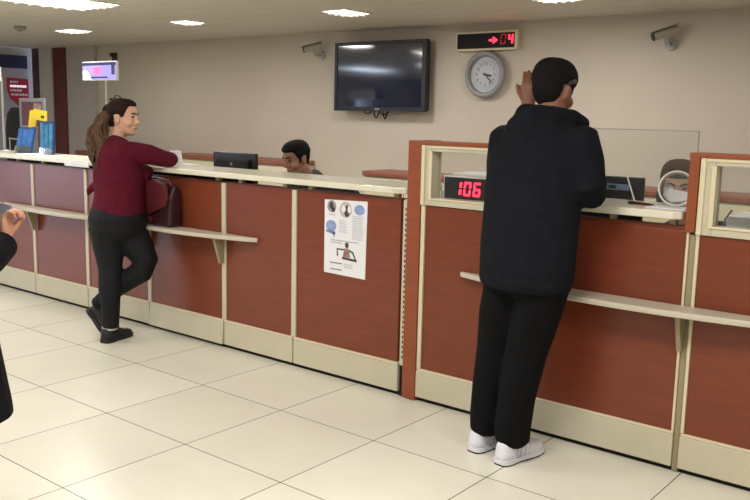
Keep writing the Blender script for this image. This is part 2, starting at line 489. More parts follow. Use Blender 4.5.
# slotted upright
sr = thing('slotted_upright', 'beige slotted metal upright between poster counter unit and brown post', 'post', (1.512, 0, 0))
MB().box(1.499, 1.524, -0.006, 0.03, 0.17, 1.045).build('rail', M['beige'], sr, bevel=0.002)
sl = MB()
z = 0.21
while z < 1.02:
    sl.box(1.513, 1.520, -0.0066, -0.0055, z, z + 0.014); z += 0.027
sl.build('slots', M['gap_shade'], sr)
MB().box(1.499, 1.526, 0.0, 0.04, 0.0, 0.17).build('foot_gap', M['gap_shade'], sr)
# brown post
MB_ = MB().box(1.5275, 1.611, -0.0165, 0.16, 0.004, 1.352)
tag(MB_.build('end_post', M['wood2'], loc=(1.56, 0.05, 0), bevel=0.003), 'tall orange-brown end post between the low and high counters', 'post')

# high counter units (right)
def high_unit(x0, x1, label, sw=0.024):
    t = thing('counter_unit', label, 'counter', (x0, 0, 0), 'counter front units')
    MB().box(x0 + sw, x1 - 0.005, 0.0, 0.03, 0.172, 1.03).build('front_panel', M['wood'], t, bevel=0.002)
    MB().box(x0, x1, -0.014, 0.02, 0.024, 0.166).build('plinth_board', M['beige'], t, bevel=0.003)
    MB().box(x0 + 0.002, x1 - 0.002, -0.010, 0.02, 0.1665, 0.177).build('plinth_lip', M['beige_light'], t, bevel=0.002)
    MB().box(x0, x1, 0.012, 0.06, 0.0, 0.024).build('under_plinth_shade', M['gap_shade'], t)  # dark strip painted as shade below this plinth too
    MB().box(x0, x0 + sw, -0.010, 0.03, 0.1775, 1.03).build('edge_strip', M['beige_light'], t, bevel=0.003)
    return t
hu = high_unit(1.613, 2.958, 'wide red-brown counter unit behind the man in the black hoodie')
MB().box(2.947, 2.958, -0.010, 0.03, 0.1775, 1.03).build('edge_strip', M['beige_light'], hu, bevel=0.003)
MB().box(2.075, 2.935, 0.0, 0.05, 1.03, 1.05).build('top_rail', M['wood'], hu, bevel=0.002)
jp = thing('joint_post', 'olive-beige joint post between the two right-hand counter units', 'post', (2.972, 0, 0))
MB().box(2.9595, 2.984, -0.002, 0.03, 0.004, 1.02).build('post', M['bracket'], jp, bevel=0.002)
high_unit(2.986, 4.4, 'red-brown counter unit at the right edge of the photo', 0.014)

# window frames on the high counter
def window_frame(x0, x1, z0, z1, bx0, label, board_side=True):
    t = thing('counter_window', label, 'screen', (x0, 0, z0), 'counter window screens')
    y0, y1 = -0.014, 0.075
    jl, jr, jb, jt = 0.058, 0.055, 0.036, 0.030
    f = MB()
    f.box(x0, x0 + jl, y0, y1, z0, z1); f.box(x1 - jr, x1, y0, y1, z0, z1)
    f.box(x0 + jl, x1 - jr, y0, y1, z0, z0 + jb); f.box(x0 + jl, x1 - jr, y0, y1, z1 - jt, z1)
    f.build('frame', M['beige'], t, bevel=0.003)
    g = MB()
    g.box(x0 + 0.001, x0 + 0.022, y0 - 0.008, y0 + 0.001, z0, z1)
    g.box(x0 + 0.023, x1, y0 - 0.006, y0 + 0.001, z1 - 0.014, z1)
    g.box(x0 + 0.045, x0 + jl + 0.006, y0 - 0.006, y0 + 0.001, z0 + jb, z1 - jt)
    g.box(x0 + 0.045, x1 - jr, y0 - 0.006, y0 + 0.001, z0 + jb - 0.006, z0 + jb + 0.003)
    g.build('moulding', M['beige_light'], t, bevel=0.002)
    MB().box(x0 + jl, x1 - jr, 0.045, 0.050, z0 + jb, z1 - jt).build('pane', M['glass'], t)
    MB().box(bx0, x1, y0 - 0.012, y1 + 0.02, z1, z1 + 0.019).build('top_cap', M['wood2'], t, bevel=0.003)
    return t
window_frame(1.613, 2.05, 1.032, 1.332, 1.613, 'beige framed counter window holding the red 106 display')
wf = window_frame(2.985, 4.4, 1.022, 1.332, 2.94, 'beige framed counter window at the right edge, papers behind it')
MB().box(2.942, 2.982, -0.024, 0.095, 1.03, 1.3315).build('side_board', M['wood2'], wf, bevel=0.003)

# worktops
def slab_poly(x0, x1, yf, yb, cham):
    return [(x0, yf), (x1 - cham, yf), (x1, yf + cham * 0.75), (x1, yb), (x0, yb)]
wt = thing('worktop', 'long cream worktop over the low left counter', 'worktop', (-0.7, 0.1, 1.051), 'counter worktops')
MB().prism(slab_poly(-2.95, 1.522, -0.06, 0.31, 0.06), 'z', 1.079, 1.112).build('slab', M['slab'], wt, bevel=0.006, bseg=3)
for x in (-2.72, -2.35, -1.98, -1.55, 0.04, 0.25, 0.63, 0.83, 1.44):
    MB().box(x - 0.016, x + 0.016, 0.008, 0.034, 1.0512, 1.0792).build('support_block', M['bracket'], wt)
MB().box(-2.95, 0.12, 0.25, 0.27, 0.98, 1.079).build('slot_dark_sheet', M['gap_shade'], wt)  # black sheet added so the slot under the slab reads dark
wt2 = thing('worktop', 'short cream worktop beside the man in the black hoodie', 'worktop', (2.5, 0.1, 1.05), 'counter worktops')
MB().prism([(2.07, -0.06), (2.90, -0.06), (2.93, -0.03), (2.93, 0.31), (2.07, 0.31)], 'z', 1.079, 1.112).build('slab', M['slab'], wt2, bevel=0.006, bseg=3)
for x in (2.2, 2.62, 2.88):
    MB().box(x - 0.014, x + 0.014, 0.008, 0.034, 1.0502, 1.0792).build('support_block', M['bracket'], wt2)

# ledges (rounded front edge)
def ledge(x0, x1, depth, z, label, brackets, e0=0.5, e1=0.5):
    t = thing('writing_ledge', label, 'ledge', ((x0 + x1) / 2, 0, z), 'writing ledges')
    pts = [(x1, -0.0095), (x0, -0.0095)]
    n = 40
    for i in range(n + 1):
        u = i / n
        # blunt lens
        a = min(1, u / e0); b = min(1, (1 - u) / e1)
        k = math.sin(PI / 2 * min(a, b)) ** 0.8
        pts.append((x0 + (x1 - x0) * u, -0.026 - (depth - 0.026) * k))
    MB().prism(pts, 'z', z - 0.026, z).build('board', M['ledge'], t, bevel=0.007, bseg=3)
    for bx in brackets:
        b = MB().prism([(-0.0095, z - 0.026), (-0.085, z - 0.026), (-0.085, z - 0.045), (-0.040, z - 0.19), (-0.0095, z - 0.19)], 'x', bx - 0.010, bx + 0.010)
        b.box(bx - 0.03, bx + 0.03, -0.10, -0.0095, z - 0.031, z - 0.0262)
        b.build('bracket', M['bracket'], t, bevel=0.002)
    return t
ledge(-2.53, -0.98, 0.155, 0.722, 'writing ledge with rounded front on the far left counter', [-2.075], 0.5, 0.5)
ledge(-0.95, 0.43, 0.165, 0.735, 'writing ledge under the maroon bag', [-0.66, 0.112], 0.42, 0.58)
ledge(1.87, 3.60, 0.165, 0.724, 'long writing ledge on the right counter behind the man', [2.962], 0.5, 0.5)

# ------------------------------------------------------------------ paper poster on counter
def circ(cx, cz, rx, rz, n=20):
    return [(cx + rx * math.cos(2 * PI * i / n), cz + rz * math.sin(2 * PI * i / n)) for i in range(n)]
pp = thing('paper_poster', 'white printed poster taped to the counter front', 'poster', (1.1, -0.002, 0.6))
MB().prism([(0.952, 1.008), (1.258, 1.018), (1.250, 0.594), (0.952, 0.600)], 'y', -0.0035, -0.0005).build('sheet', M['paper'], pp)
pr_ = MB()
def ov(poly, mi, d=0.0): pr_.prism(poly, 'y', -0.0045 - d, -0.0036, mi)
ov(circ(1.004, 0.973, 0.032, 0.034), 0); ov(circ(1.106, 0.962, 0.044, 0.044), 1); ov(circ(1.204, 0.968, 0.036, 0.028), 2)
ov(circ(1.002, 0.978, 0.016, 0.02), 3, .0005); ov(circ(1.016, 0.956, 0.014, 0.014), 3, .0005); ov(circ(1.115, 0.955, 0.02, 0.032), 3, .0005); ov(circ(1.092, 0.966, 0.014, 0.02), 5, .0007); ov(circ(1.132, 0.965, 0.012, 0.02), 5, .0007)
ov(circ(1.002, 0.865, 0.038, 0.032), 4); ov([(0.96, 0.842), (1.035, 0.835), (1.03, 0.818), (0.965, 0.828)], 4); ov([(1.01, 0.83), (1.03, 0.83), (1.025, 0.8)], 4)
pr_.build('printed_pictures', [M['photo_grey'], M['photo_pink'], M['ink_blue'], M['ink_dark'], M['ink_blue'], M['paper']], pp)
fg = MB()
def of(poly, mi): fg.prism(poly, 'y', -0.0047, -0.0036, mi)
of(circ(1.118, 0.768, 0.013, 0.016), 0)
of([(1.10, 0.75), (1.13, 0.75), (1.145, 0.70), (1.09, 0.70)], 1)
of([(1.085, 0.70), (1.19, 0.695), (1.19, 0.682), (1.085, 0.688)], 0)
of([(1.045, 0.745), (1.10, 0.745), (1.10, 0.737), (1.052, 0.737), (1.056, 0.702), (1.047, 0.702)], 0)
of([(1.135, 0.745), (1.165, 0.735), (1.185, 0.695), (1.178, 0.692), (1.158, 0.727), (1.135, 0.735)], 0)
fg.build('printed_figure', [M['ink_dark'], M['skin_print']], pp)
for (a, b, z0, z1) in ((1.06, 1.12, 0.90, 0.83), (1.155, 1.235, 0.93, 0.80), (1.10, 1.17, 0.66, 0.635)):
    tx = MB(); z = z0
    while z > z1:
        tx.box(a, b - random.uniform(0, 0.015), -0.0045, -0.0036, z, z + 0.003); z -= 0.009
    tx.build('printed_paragraph', M['ink'], pp)
for (a, b, z) in ((0.985, 1.03, 0.925), (1.0, 1.20, 0.785), (1.0, 1.08, 0.772)):
    MB().box(a, b, -0.0045, -0.0036, z, z + 0.006).build('printed_line', M['ink'], pp)
for (a, b, z) in ((1.0, 1.085, 0.658), (1.0, 1.085, 0.622)):
    hl = MB(); x = a
    while x < b:
        w = random.uniform(0.006, 0.016); hl.box(x, min(x + w, b), -0.0045, -0.0036, z, z + 0.006); x += w + 0.004
    hl.build('headline_print', M['ink_dark'], pp)

# white notice strip under left worktop
tag(MB().box(-1.555, -1.245, -0.0665, -0.0602, 1.064, 1.096).build('notice_strip', M['white'], loc=(-1.4, -0.065, 1.08), bevel=0.001), 'narrow white notice strip on the worktop edge left of the woman', 'notice')

# ------------------------------------------------------------------ rear cabinets
def cabinet(x0, x1, zt, label, ndoor, y0=2.42):
    t = thing('low_cabinet', label, 'cabinet', ((x0 + x1) / 2, 2.6, 0), 'low cabinets along the rear wall')
    MB().box(x0 + 0.02, x1 - 0.02, y0 + 0.03, YW - 0.005, 0.0, zt - 0.045).build('carcass', M['beige'], t)
    MB().box(x0, x1, y0, YW - 0.002, zt - 0.045, zt).build('top_board', M['cabtop'], t, bevel=0.012, bseg=3)
    w = (x1 - x0 - 0.04) / ndoor
    for k in range(ndoor):
        a = x0 + 0.02 + k * w
        d = MB().box(a + 0.004, a + w - 0.004, y0 + 0.012, y0 + 0.03, 0.06, zt - 0.06).build('door', M['beige_light'], t, bevel=0.003)
        MB().box(a + w - 0.05, a + w - 0.035, y0 - 0.004, y0 + 0.0115, zt - 0.24, zt - 0.12).build('handle', M['silver'], d)
cabinet(-5.42, -3.6, 0.975, 'low beige cabinet with brown top at far left of rear wall', 4)
cabinet(-3.58, -1.72, 1.02, 'low beige cabinet with brown top behind the left monitor', 4)
cabinet(-0.80, 0.6, 0.985, 'low beige cabinet with brown top right of the seated teller', 3)
cabinet(1.6, 4.5, 0.995, 'low beige cabinet with brown top seen through the right counter window', 6)

# teller desks
def desk(x0, x1, label):
    t = thing('teller_desk', label, 'desk', ((x0 + x1) / 2, 0.6, 0), 'teller desks behind the counter')
    MB().box(x0, x1, 0.28, 0.84, 0.715, 0.745).build('desktop', M['beige'], t, bevel=0.003)
    for x in (x0 + 0.02, x1 - 0.05):
        MB().box(x, x + 0.03, 0.32, 0.82, 0, 0.715).build('side_panel', M['beige_light'], t)
    return t
desk(-1.3, 1.70, 'beige teller desk behind the low counter')
desk(1.72, 2.9, 'beige teller desk behind the hoodie man')
desk(2.93, 4.4, 'beige desk behind the right counter window')

# monitors seen from the back
def monitor(x0, x1, y, zt, label, port):
    cx = (x0 + x1) / 2
    t = thing('computer_monitor', label, 'monitor', (cx, y, 0.745), 'monitors seen from behind')
    MB().box(x0, x1, y, y + 0.03, zt - 0.30, zt).build('housing', M['black'], t, bevel=0.006)
    MB().box(x0 + 0.05, x1 - 0.05, y - 0.022, y + 0.001, zt - 0.25, zt - 0.045).build('rear_bulge', M['black_matte'], t, bevel=0.01)
    MB().box(x0 + 0.008, x1 - 0.008, y + 0.0301, y + 0.032, zt - 0.285, zt - 0.012).build('display', M['scr_dark'], t)
    st = MB().box(cx - 0.03, cx + 0.03, y + 0.0, y + 0.03, 0.757, zt - 0.28)
    st.build('stand_neck', M['black'], t)
    MB().tube([(cx, y + 0.02, 0.745), (cx, y + 0.02, 0.757)], [(0.13, 0.1), (0.12, 0.09)], side=(1, 0, 0), seg=28, cap=0).build('stand_base', M['black'], t)
    MB().tube([(cx, y - 0.022, zt - 0.08), (cx, y - 0.0235, zt - 0.08)], [0.012, 0.012], seg=16, cap=0).build('round_badge', M['grey'], t)
    return t
m1 = monitor(-0.633, -0.195, 0.55, 1.197, 'black computer monitor seen from behind, on the low counter left of the teller', False)
m2 = monitor(2.13, 2.535, 0.55, 1.20, 'black computer monitor seen from behind, right of the man in the hoodie', True)
MB().box(2.36, 2.475, 0.524, 0.5275, 1.135, 1.165).build('port_cover', M['ink_blue'], m2, bevel=0.002)
MB().box(2.37, 2.41, 0.5225, 0.5242, 1.142, 1.158).build('label_sticker', M['black'], m2)

# ------------------------------------------------------------------ television
tv = thing('wall_television', 'large black flat television on the rear wall', 'television', (-0.83, 2.72, 1.83))
x0, x1, z0, z1 = -1.352, -0.29, 1.517, 2.146
b = MB(); fy0, fy1 = 2.655, 2.70
b.box(x0, x0 + 0.035, fy0, fy1, z0, z1); b.box(x1 - 0.045, x1, fy0, fy1, z0, z1)
b.box(x0 + 0.035, x1 - 0.045, fy0, fy1, z1 - 0.032, z1); b.box(x0 + 0.035, x1 - 0.045, fy0, fy1, z0, z0 + 0.04)
b.build('bezel', M['black'], tv, bevel=0.004)
MB().box(x0 + 0.034, x1 - 0.044, fy0 + 0.008, fy1, z0 + 0.039, z1 - 0.031).build('screen', M['screen'], tv)
MB().box(x0 + 0.01, x1 - 0.01, fy1, fy1 + 0.04, z0 + 0.01, z1 - 0.01).build('rear_housing', M['black_matte'], tv, bevel=0.01)
MB().box(-1.0, -0.66, fy1 + 0.04, YW, 1.68, 1.98).build('wall_bracket', M['grey'], tv)
MB().box(-0.85, -0.80, fy0 - 0.002, fy0 + 0.001, z0 + 0.014, z0 + 0.024).build('maker_badge', M['grey_light'], tv)
cb = MB()
for (xa, xb, dip) in ((-1.06, -0.94, 0.035), (-0.93, -0.86, 0.075), (-0.87, -0.74, 0.045), (-0.82, -0.76, 0.08)):
    pts = [(xa + (xb - xa) * i / 10, 2.735, z0 + 0.012 - dip * math.sin(PI * i / 10)) for i in range(11)]
    cb.tube(pts, 0.006, seg=8)
cb.build('hanging_cables', M['black_matte'], tv, smooth=True)

# ------------------------------------------------------------------ clock
cc = V((0.252, 2.8, 1.838))
ck = thing('wall_clock', 'round grey wall clock below the number board', 'clock', cc)
MB().tube([cc + V((0, -0.05, 0)) + V((0.172 * math.cos(a), 0, 0.172 * math.sin(a))) for a in [2 * PI * i / 48 for i in range(48)]], [(0.024, 0.024)] * 48, side=(0, 1, 0), seg=12, closed=True).build('rim', M['clockrim'], ck, smooth=True)
MB().disc(cc + V((0, -0.001, 0)), 0.165, (0, -1, 0), 48, 0.035).build('dial', M['clockface'], ck)
MB().disc(cc + V((0, -0.036, 0)), 0.12, (0, -1, 0), 48, 0.001).build('inner_dial', M['grey_light'], ck)
MB().disc(cc + V((0, -0.037, 0)), 0.115, (0, -1, 0), 48, 0.001).build('dial_centre', M['clockface'], ck)
tk = MB()
for i in range(60):
    a = PI * 2 * i / 60
    if i % 5 == 0: continue
    m = Matrix.Translation(cc) @ Matrix.Rotation(a, 4, 'Y')
    tk.box(-0.001, 0.001, -0.0385, -0.0375, 0.104, 0.11, 0, m)
tk.build('minute_marks', M['ink_dark'], ck)
for i in range(1, 13):
    a = 2 * PI * i / 12
    text('hour_numeral', str(i), 0.034, cc + V((0.088 * math.sin(a), -0.0385, 0.088 * math.cos(a))), (PI / 2, 0, 0), M['black'], ck)
def hand_(a, l, w, y, nm):
    m = Matrix.Translation(cc) @ Matrix.Rotation(a, 4, 'Y')
    MB().box(-w, w, -y - 0.002, -y, -0.02, l, 0, m).build(nm, M['black'], ck)
hand_(math.radians(101), 0.062, 0.007, 0.041, 'hour_hand')
hand_(math.radians(135), 0.095, 0.004, 0.044, 'minute_hand')
MB().disc(cc + V((0, -0.0465, 0)), 0.008, (0, -1, 0), 16, 0.003).build('hub', M['black'], ck)

# ------------------------------------------------------------------ led boards
SEG = {'0': 'abcdef', '1': 'bc', '4': 'fgbc', '6': 'afgecd'}
def seg7(mb, ch, x, z, w, h, t, y0, y1, slant=0.0, on=0, off=None):
    def bar(xa, xb, za, zb, mi):
        k = slant
        f = lambda zz: (zz - z) * k
        if xb - xa > zb - za:
            mb.prism([(xa + f(za) + t * 0.3, za), (xb + f(za) - t * 0.3, za), (xb + f(zb) - t * 0.3, zb), (xa + f(zb) + t * 0.3, zb)], 'y', y0, y1, mi)
        else:
            mb.prism([(xa + f(za), za), (xb + f(za), za), (xb + f(zb), zb), (xa + f(zb), zb)], 'y', y0, y1, mi)
    R = {'a': (x, x + w, z + h - t, z + h), 'd': (x, x + w, z, z + t), 'g': (x, x + w, z + h / 2 - t / 2, z + h / 2 + t / 2),
         'f': (x, x + t, z + h / 2 + t * 0.4, z + h - t * 0.4), 'b': (x + w - t, x + w, z + h / 2 + t * 0.4, z + h - t * 0.4),
         'e': (x, x + t, z + t * 0.4, z + h / 2 - t * 0.4), 'c': (x + w - t, x + w, z + t * 0.4, z + h / 2 - t * 0.4)}
    for k, r in R.items():
        if k in SEG[ch]: bar(*r, on)
        elif off is not None: bar(*r, off)

nb = thing('number_board', 'black queue number board with red arrow above the clock', 'display board', (0.255, 2.78, 2.115))
x0, x1, z0, z1 = -0.045, 0.552, 2.035, 2.195
b = MB(); b.box(x0, x1, 2.745, 2.798, z0, z1); b.build('case', M['beige_light'], nb, bevel=0.004)
MB().box(x0 + 0.018, x1 - 0.028, 2.739, 2.7452, z0 + 0.018, z1 - 0.02).build('display_window', M['black_matte'], nb)
ar = MB()
ar.box(0.290, 0.335, 2.7335, 2.7385, 2.108, 2.124)
ar.prism([(0.328, 2.088), (0.372, 2.116), (0.328, 2.144)], 'y', 2.7335, 2.7385)
ar.build('arrow_symbol', M['red_led'], nb)
d0 = MB(); seg7(d0, '0', 0.395, 2.080, 0.052, 0.082, 0.010, 2.7335, 2.7385, 0.08); d0.build('digit_zero', M['red_led_dim'], nb)
d4 = MB(); seg7(d4, '4', 0.468, 2.080, 0.046, 0.082, 0.013, 2.7335, 2.7385, 0.08); d4.build('digit_four', M['red_led'], nb)

# counter display 106
qd = thing('counter_display', 'silver framed counter display with red number 106', 'display', (1.85, 0.0, 1.0685))
x0, x1, z0, z1 = 1.745, 2.02, 1.0685, 1.190
MB().box(x0, x1, -0.010, 0.042, z0, z1).build('case', M['silver'], qd, bevel=0.004)
MB().box(x0 + 0.008, x1 - 0.008, -0.0135, -0.0095, z0 + 0.010, z1 - 0.008).build('display_window', M['black'], qd)
dg = MB()
seg7(dg, '1', 1.800, 1.096, 0.050, 0.068, 0.011, -0.0165, -0.0137, 0.10)
seg7(dg, '0', 1.864, 1.096, 0.040, 0.068, 0.010, -0.0165, -0.0137, 0.10)
seg7(dg, '6', 1.918, 1.096, 0.040, 0.068, 0.010, -0.0165, -0.0137, 0.10)
dg.build('number_digits', M['red_led'], qd)
# white printer behind the left window
prn = thing('receipt_printer', 'pale grey printer on the desk behind the 106 display', 'printer', (1.62, 0.62, 0.745))
MB().box(1.42, 1.66, 0.5, 0.75, 0.745, 1.06).build('body', M['grey_light'], prn, bevel=0.01)
MB().box(1.44, 1.68, 0.52, 0.73, 1.06, 1.165).build('lid', M['white'], prn, bevel=0.01)

# ------------------------------------------------------------------ security cameras
def cctv(p, aim, label):
    p = V(p); aim = V(aim).normalized()
    t = thing('security_camera', label, 'camera', p, 'bullet security cameras')
    MB().tube([p + V((0.0, 0, -0.05)), p + V((0, -0.03, -0.05))], [0.045, 0.04], seg=20, cap=0).build('wall_mount', M['grey_light'], t)
    h = p + V((0, -0.14, 0.02))
    MB().tube([p + V((0, -0.03, -0.05)), p + V((0, -0.10, -0.05)), h], 0.016, seg=10).build('swivel_arm', M['grey_light'], t, smooth=True)
    MB().tube([h - aim * 0.09, h + aim * 0.09], [0.033, 0.033], seg=20, cap=0).build('housing', M['silver'], t)
    MB().tube([h + aim * 0.09, h + aim * 0.098], [0.031, 0.029], seg=20, cap=0).build('lens', M['black'], t)
    u = V((0, 0, 1)); s_ = aim.cross(u).normalized(); up = s_.cross(aim)
    m = Matrix((s_, aim, up)).transposed().to_4x4(); m.translation = h
    MB().box(-0.037, 0.037, -0.10, 0.125, 0.034, 0.041, 0, m).build('sun_shield', M['silver'], t, bevel=0.002)
cctv((1.80, 2.80, 2.085), (-0.70, -0.60, -0.32), 'bullet security camera high on the wall above the right counter')
cctv((-1.64, 2.80, 2.095), (-0.62, -0.75, -0.28), 'bullet security camera on the wall left of the television')

# wall sensor near the queue display
ws = thing('wall_sensor', 'small dark bracket on the wall above the queue display', 'sensor', (-5.05, 2.79, 2.15))
MB().box(-5.08, -5.03, 2.75, 2.798, 2.06, 2.17).build('bracket', M['darkbrown'], ws, bevel=0.008)
MB().tube([(-5.055, 2.749, 2.15), (-5.055, 2.72, 2.14)], [0.02, 0.024], seg=14, cap=0).build('head', M['black'], ws)

# ------------------------------------------------------------------ pole displays
def pole_display(px, py, x0, x1, z0, z1, ztop, label, full=True):
    t = thing('pole_display', label, 'display', (px, py, 1.112), 'queue displays on poles')
    MB().tube([(px, py, 1.118), (px, py, z0 + 0.03)], 0.0105, seg=12, cap=0).build('pole', M['silver'], t)
    MB().tube([(px, py, 1.112), (px, py, 1.12)], [0.05, 0.045], seg=20, cap=0).build('base', M['silver'], t)
    MB().box(x0, x1, py - 0.03, py - 0.011, z0, z1).build('case', M['white'], t, bevel=0.004)
    y = py - 0.032
    s = MB()
    s.box(x0 + 0.006, x1 - 0.006, y, y + 0.003, z0 + 0.006, z1 - 0.006, 0)
    w = x1 - x0; h = z1 - z0
    s.box(x0 + 0.006, x1 - 0.006, y - 0.001, y, z1 - 0.028, z1 - 0.008, 3)
    s.box(x0 + w * 0.33, x0 + w * 0.58, y - 0.001, y, z0 + h * 0.32, z0 + h * 0.72, 1)
    s.box(x0 + w * 0.26, x0 + w * 0.75, y - 0.001, y, z0 + h * 0.12, z0 + h * 0.2, 3)
    s.prism([(x0 + 0.007, z0 + 0.007), (x0 + w * 0.27, z0 + 0.007), (x0 + w * 0.2, z0 + h * 0.4), (x0 + w * 0.1, z0 + h * 0.55), (x0 + 0.007, z0 + h * 0.5)], 'y', y - 0.001, y, 2)
    s.box(x0 + w * 0.86, x0 + w * 0.95, y - 0.001, y, z0 + h * 0.3, z0 + h * 0.8, 3)
    s.build('screen', [M['scr_lilac'], M['scr_pink'], M['glow_white'], M['scr_dark']], t)
pole_display(-1.40, 0.2, -1.655, -1.225, 1.684, 1.820, 1.8, 'lilac queue display on a thin pole above the woman')
pole_display(-2.91, 0.2, -3.30, -2.885, 1.69, 1.81, 1.8, 'pale queue display on a white pole at the left edge')

# ------------------------------------------------------------------ things on left worktop
def brochure(name, x0, x1, y, z0, z1, lean, mats, label):
    t = thing(name, label, 'brochure stand', ((x0 + x1) / 2, y, 1.112), 'brochure stands on the worktop')
    m = Matrix.Translation((0, y, z0)) @ Matrix.Rotation(-lean, 4, 'X')
    MB().box(x0, x1, 0, 0.012, 0.004, z1 - z0, 0, m).build('back_panel', mats[0], t)
    pk = MB()
    n = 3
    w = (x1 - x0) / n
    for k in range(n):
        pk.box(x0 + k * w + 0.006, x0 + (k + 1) * w - 0.006, -0.01, -0.0005, 0.02, (z1 - z0) * (0.93 - 0.03 * (k % 2)), 0, m)
    pk.build('leaflets', mats[1], t)
    MB().box(x0, x1, -0.02, -0.0105, 0.004, 0.05, 0, m).build('front_lip', M['plastic_clear'], t)
    MB().box(x0, x1, -0.02, 0.10, 1.112, 1.117, 0, Matrix.Translation((0, y, 0))).build('foot', M['blue_dark'], t)
brochure('brochure_stand', -2.56, -2.33, 0.11, 1.117, 1.325, 0.22, (M['blue_dark'], M['blue']), 'blue leaflet stand leaning back, left of the two on the worktop')
brochure('brochure_stand', -2.175, -1.99, 0.11, 1.117, 1.375, 0.04, (M['blue_dark'], M['teal']), 'upright dark blue leaflet stand, right of the two on the worktop')
ys = thing('yellow_sign', 'folded yellow paper sign standing behind the leaflet stands', 'sign', (-2.3, 0.26, 1.112))
MB().prism([(-2.57, 1.31), (-2.45, 1.33), (-2.43, 1.46), (-2.53, 1.455)], 'y', 0.23, 0.233).build('left_leaf', M['yellow'], ys)
MB().prism([(-2.47, 1.385), (-2.27, 1.37), (-2.26, 1.45), (-2.46, 1.47)], 'y', 0.222, 0.226).build('right_leaf', M['yellow'], ys)
MB().box(-2.35, -2.30, 0.2205, 0.2215, 1.395, 1.415).build('printed_mark', M['ink_dark'], ys)
MB().tube([(-2.42, 0.24, 1.115), (-2.42, 0.24, 1.42)], 0.007, seg=10, cap=0).build('stem', M['brown'], ys)
MB().tube([(-2.42, 0.24, 1.112), (-2.42, 0.24, 1.118)], 0.028, seg=20, cap=0).build('base', M['brown'], ys)
ho = thing('picture_holder', 'grey framed dark red picture stand behind the yellow sign', 'picture frame', (-2.78, 0.28, 1.112))
fx0, fx1, fz0, fz1 = -2.80, -2.41, 1.30, 1.555
f = MB(); f.box(fx0, fx0 + 0.03, .285, .305, fz0, fz1); f.box(fx1 - 0.03, fx1, .285, .305, fz0, fz1); f.box(fx0 + .03, fx1 - .03, .285, .305, fz1 - .03, fz1); f.box(fx0 + .03, fx1 - .03, .285, .305, fz0, fz0 + .03)
f.build('frame', M['grey'], ho, bevel=0.003)
MB().box(fx0 + .03, fx1 - .03, .292, .30, fz0 + .03, fz1 - .03, 0).build('picture', M['bag'], ho)
MB().box(fx0 + .22, fx1 - .05, .2905, .2919, fz0 + .05, fz1 - .04, 0).build('picture_inset', M['skin_print'], ho)
MB().box(fx0 + .05, fx1 - .05, .287, .303, 1.112, fz0).build('stand', M['grey'], ho)

wire = thing('wire_barrier', 'thin metal guard rail on the far left worktop', 'rail', (-2.8, 0.24, 1.112))
MB().tube([(-2.94, 0.26, 1.215), (-2.62, 0.26, 1.205)], 0.006, seg=8).build('rail', M['silver'], wire)
for x in (-2.93, -2.64):
    MB().tube([(x, 0.26, 1.112), (x, 0.26, 1.21)], 0.005, seg=8, cap=0).build('upright', M['silver'], wire)

# papers
tag(MB().box(-2.35, -1.95, 0.0, 0.2, 1.1125, 1.1165, 0, None).build('loose_paper', M['paper'], loc=(-2.1, 0.1, 1.1125)), 'flat white papers in front of the leaflet stands', 'paper', 'papers on the worktop')
fc = thing('folded_card', 'folded white card standing by the woman elbow', 'card', (-0.56, 0.2, 1.112))
MB().prism([(-0.66, 1.1125), (-0.53, 1.1125), (-0.555, 1.21), (-0.67, 1.206)], 'y', 0.20, 0.202).build('front_leaf', M['paper'], fc)
MB().prism([(0.202, 1.1125), (0.30, 1.1125), (0.29, 1.118), (0.202, 1.118)], 'x', -0.66, -0.47).build('bottom_leaf', M['paper'], fc)
pl = MB()
for z in (1.13, 1.145, 1.16, 1.175, 1.19): pl.box(-0.645, -0.57, 0.1985, 0.1999, z, z + 0.004)
pl.build('printed_lines', M['ink'], fc)
ps = thing('cabinet_papers', 'scattered blue and white papers on the far left cabinet', 'papers', (-4.5, 2.55, 0.976))
MB().box(-4.75, -4.35, 2.48, 2.68, 0.9755, 0.985).build('white_sheets', M['paper'], ps)
MB().box(-4.55, -4.30, 2.5, 2.7, 0.9855, 0.998).build('blue_folder', M['blue'], ps)

# pen
pe = thing('pen', 'dark red pen lying on the short worktop', 'pen', (2.71, 0.10, 1.1125))
pa, pb = V((2.645, 0.118, 1.119)), V((2.775, 0.078, 1.119))
MB().tube([pa, pa + (pb - pa) * 0.8], 0.0062, seg=10).build('barrel', M['pen'], pe, smooth=True)
MB().tube([pa + (pb - pa) * 0.8, pb], [0.006, 0.0015], seg=10).build('tip', M['black'], pe, smooth=True)
MB().tube([pa - (pb - pa) * 0.02, pa + (pb - pa) * 0.25], 0.0072, seg=10).build('cap', M['bag_dark'], pe, smooth=True)
# thin white line, built as a leaning rod with a base
rd = thing('thin_rod', 'thin white rod leaning from the worktop by the right monitor', 'rod', (2.655, 0.15, 1.1125))
MB().tube([(2.658, 0.15, 1.118), (2.612, 0.16, 1.225)], 0.0035, seg=8).build('rod', M['white'], rd)
MB().tube([(2.658, 0.15, 1.1125), (2.658, 0.15, 1.119)], 0.02, seg=16, cap=0).build('base', M['white'], rd)

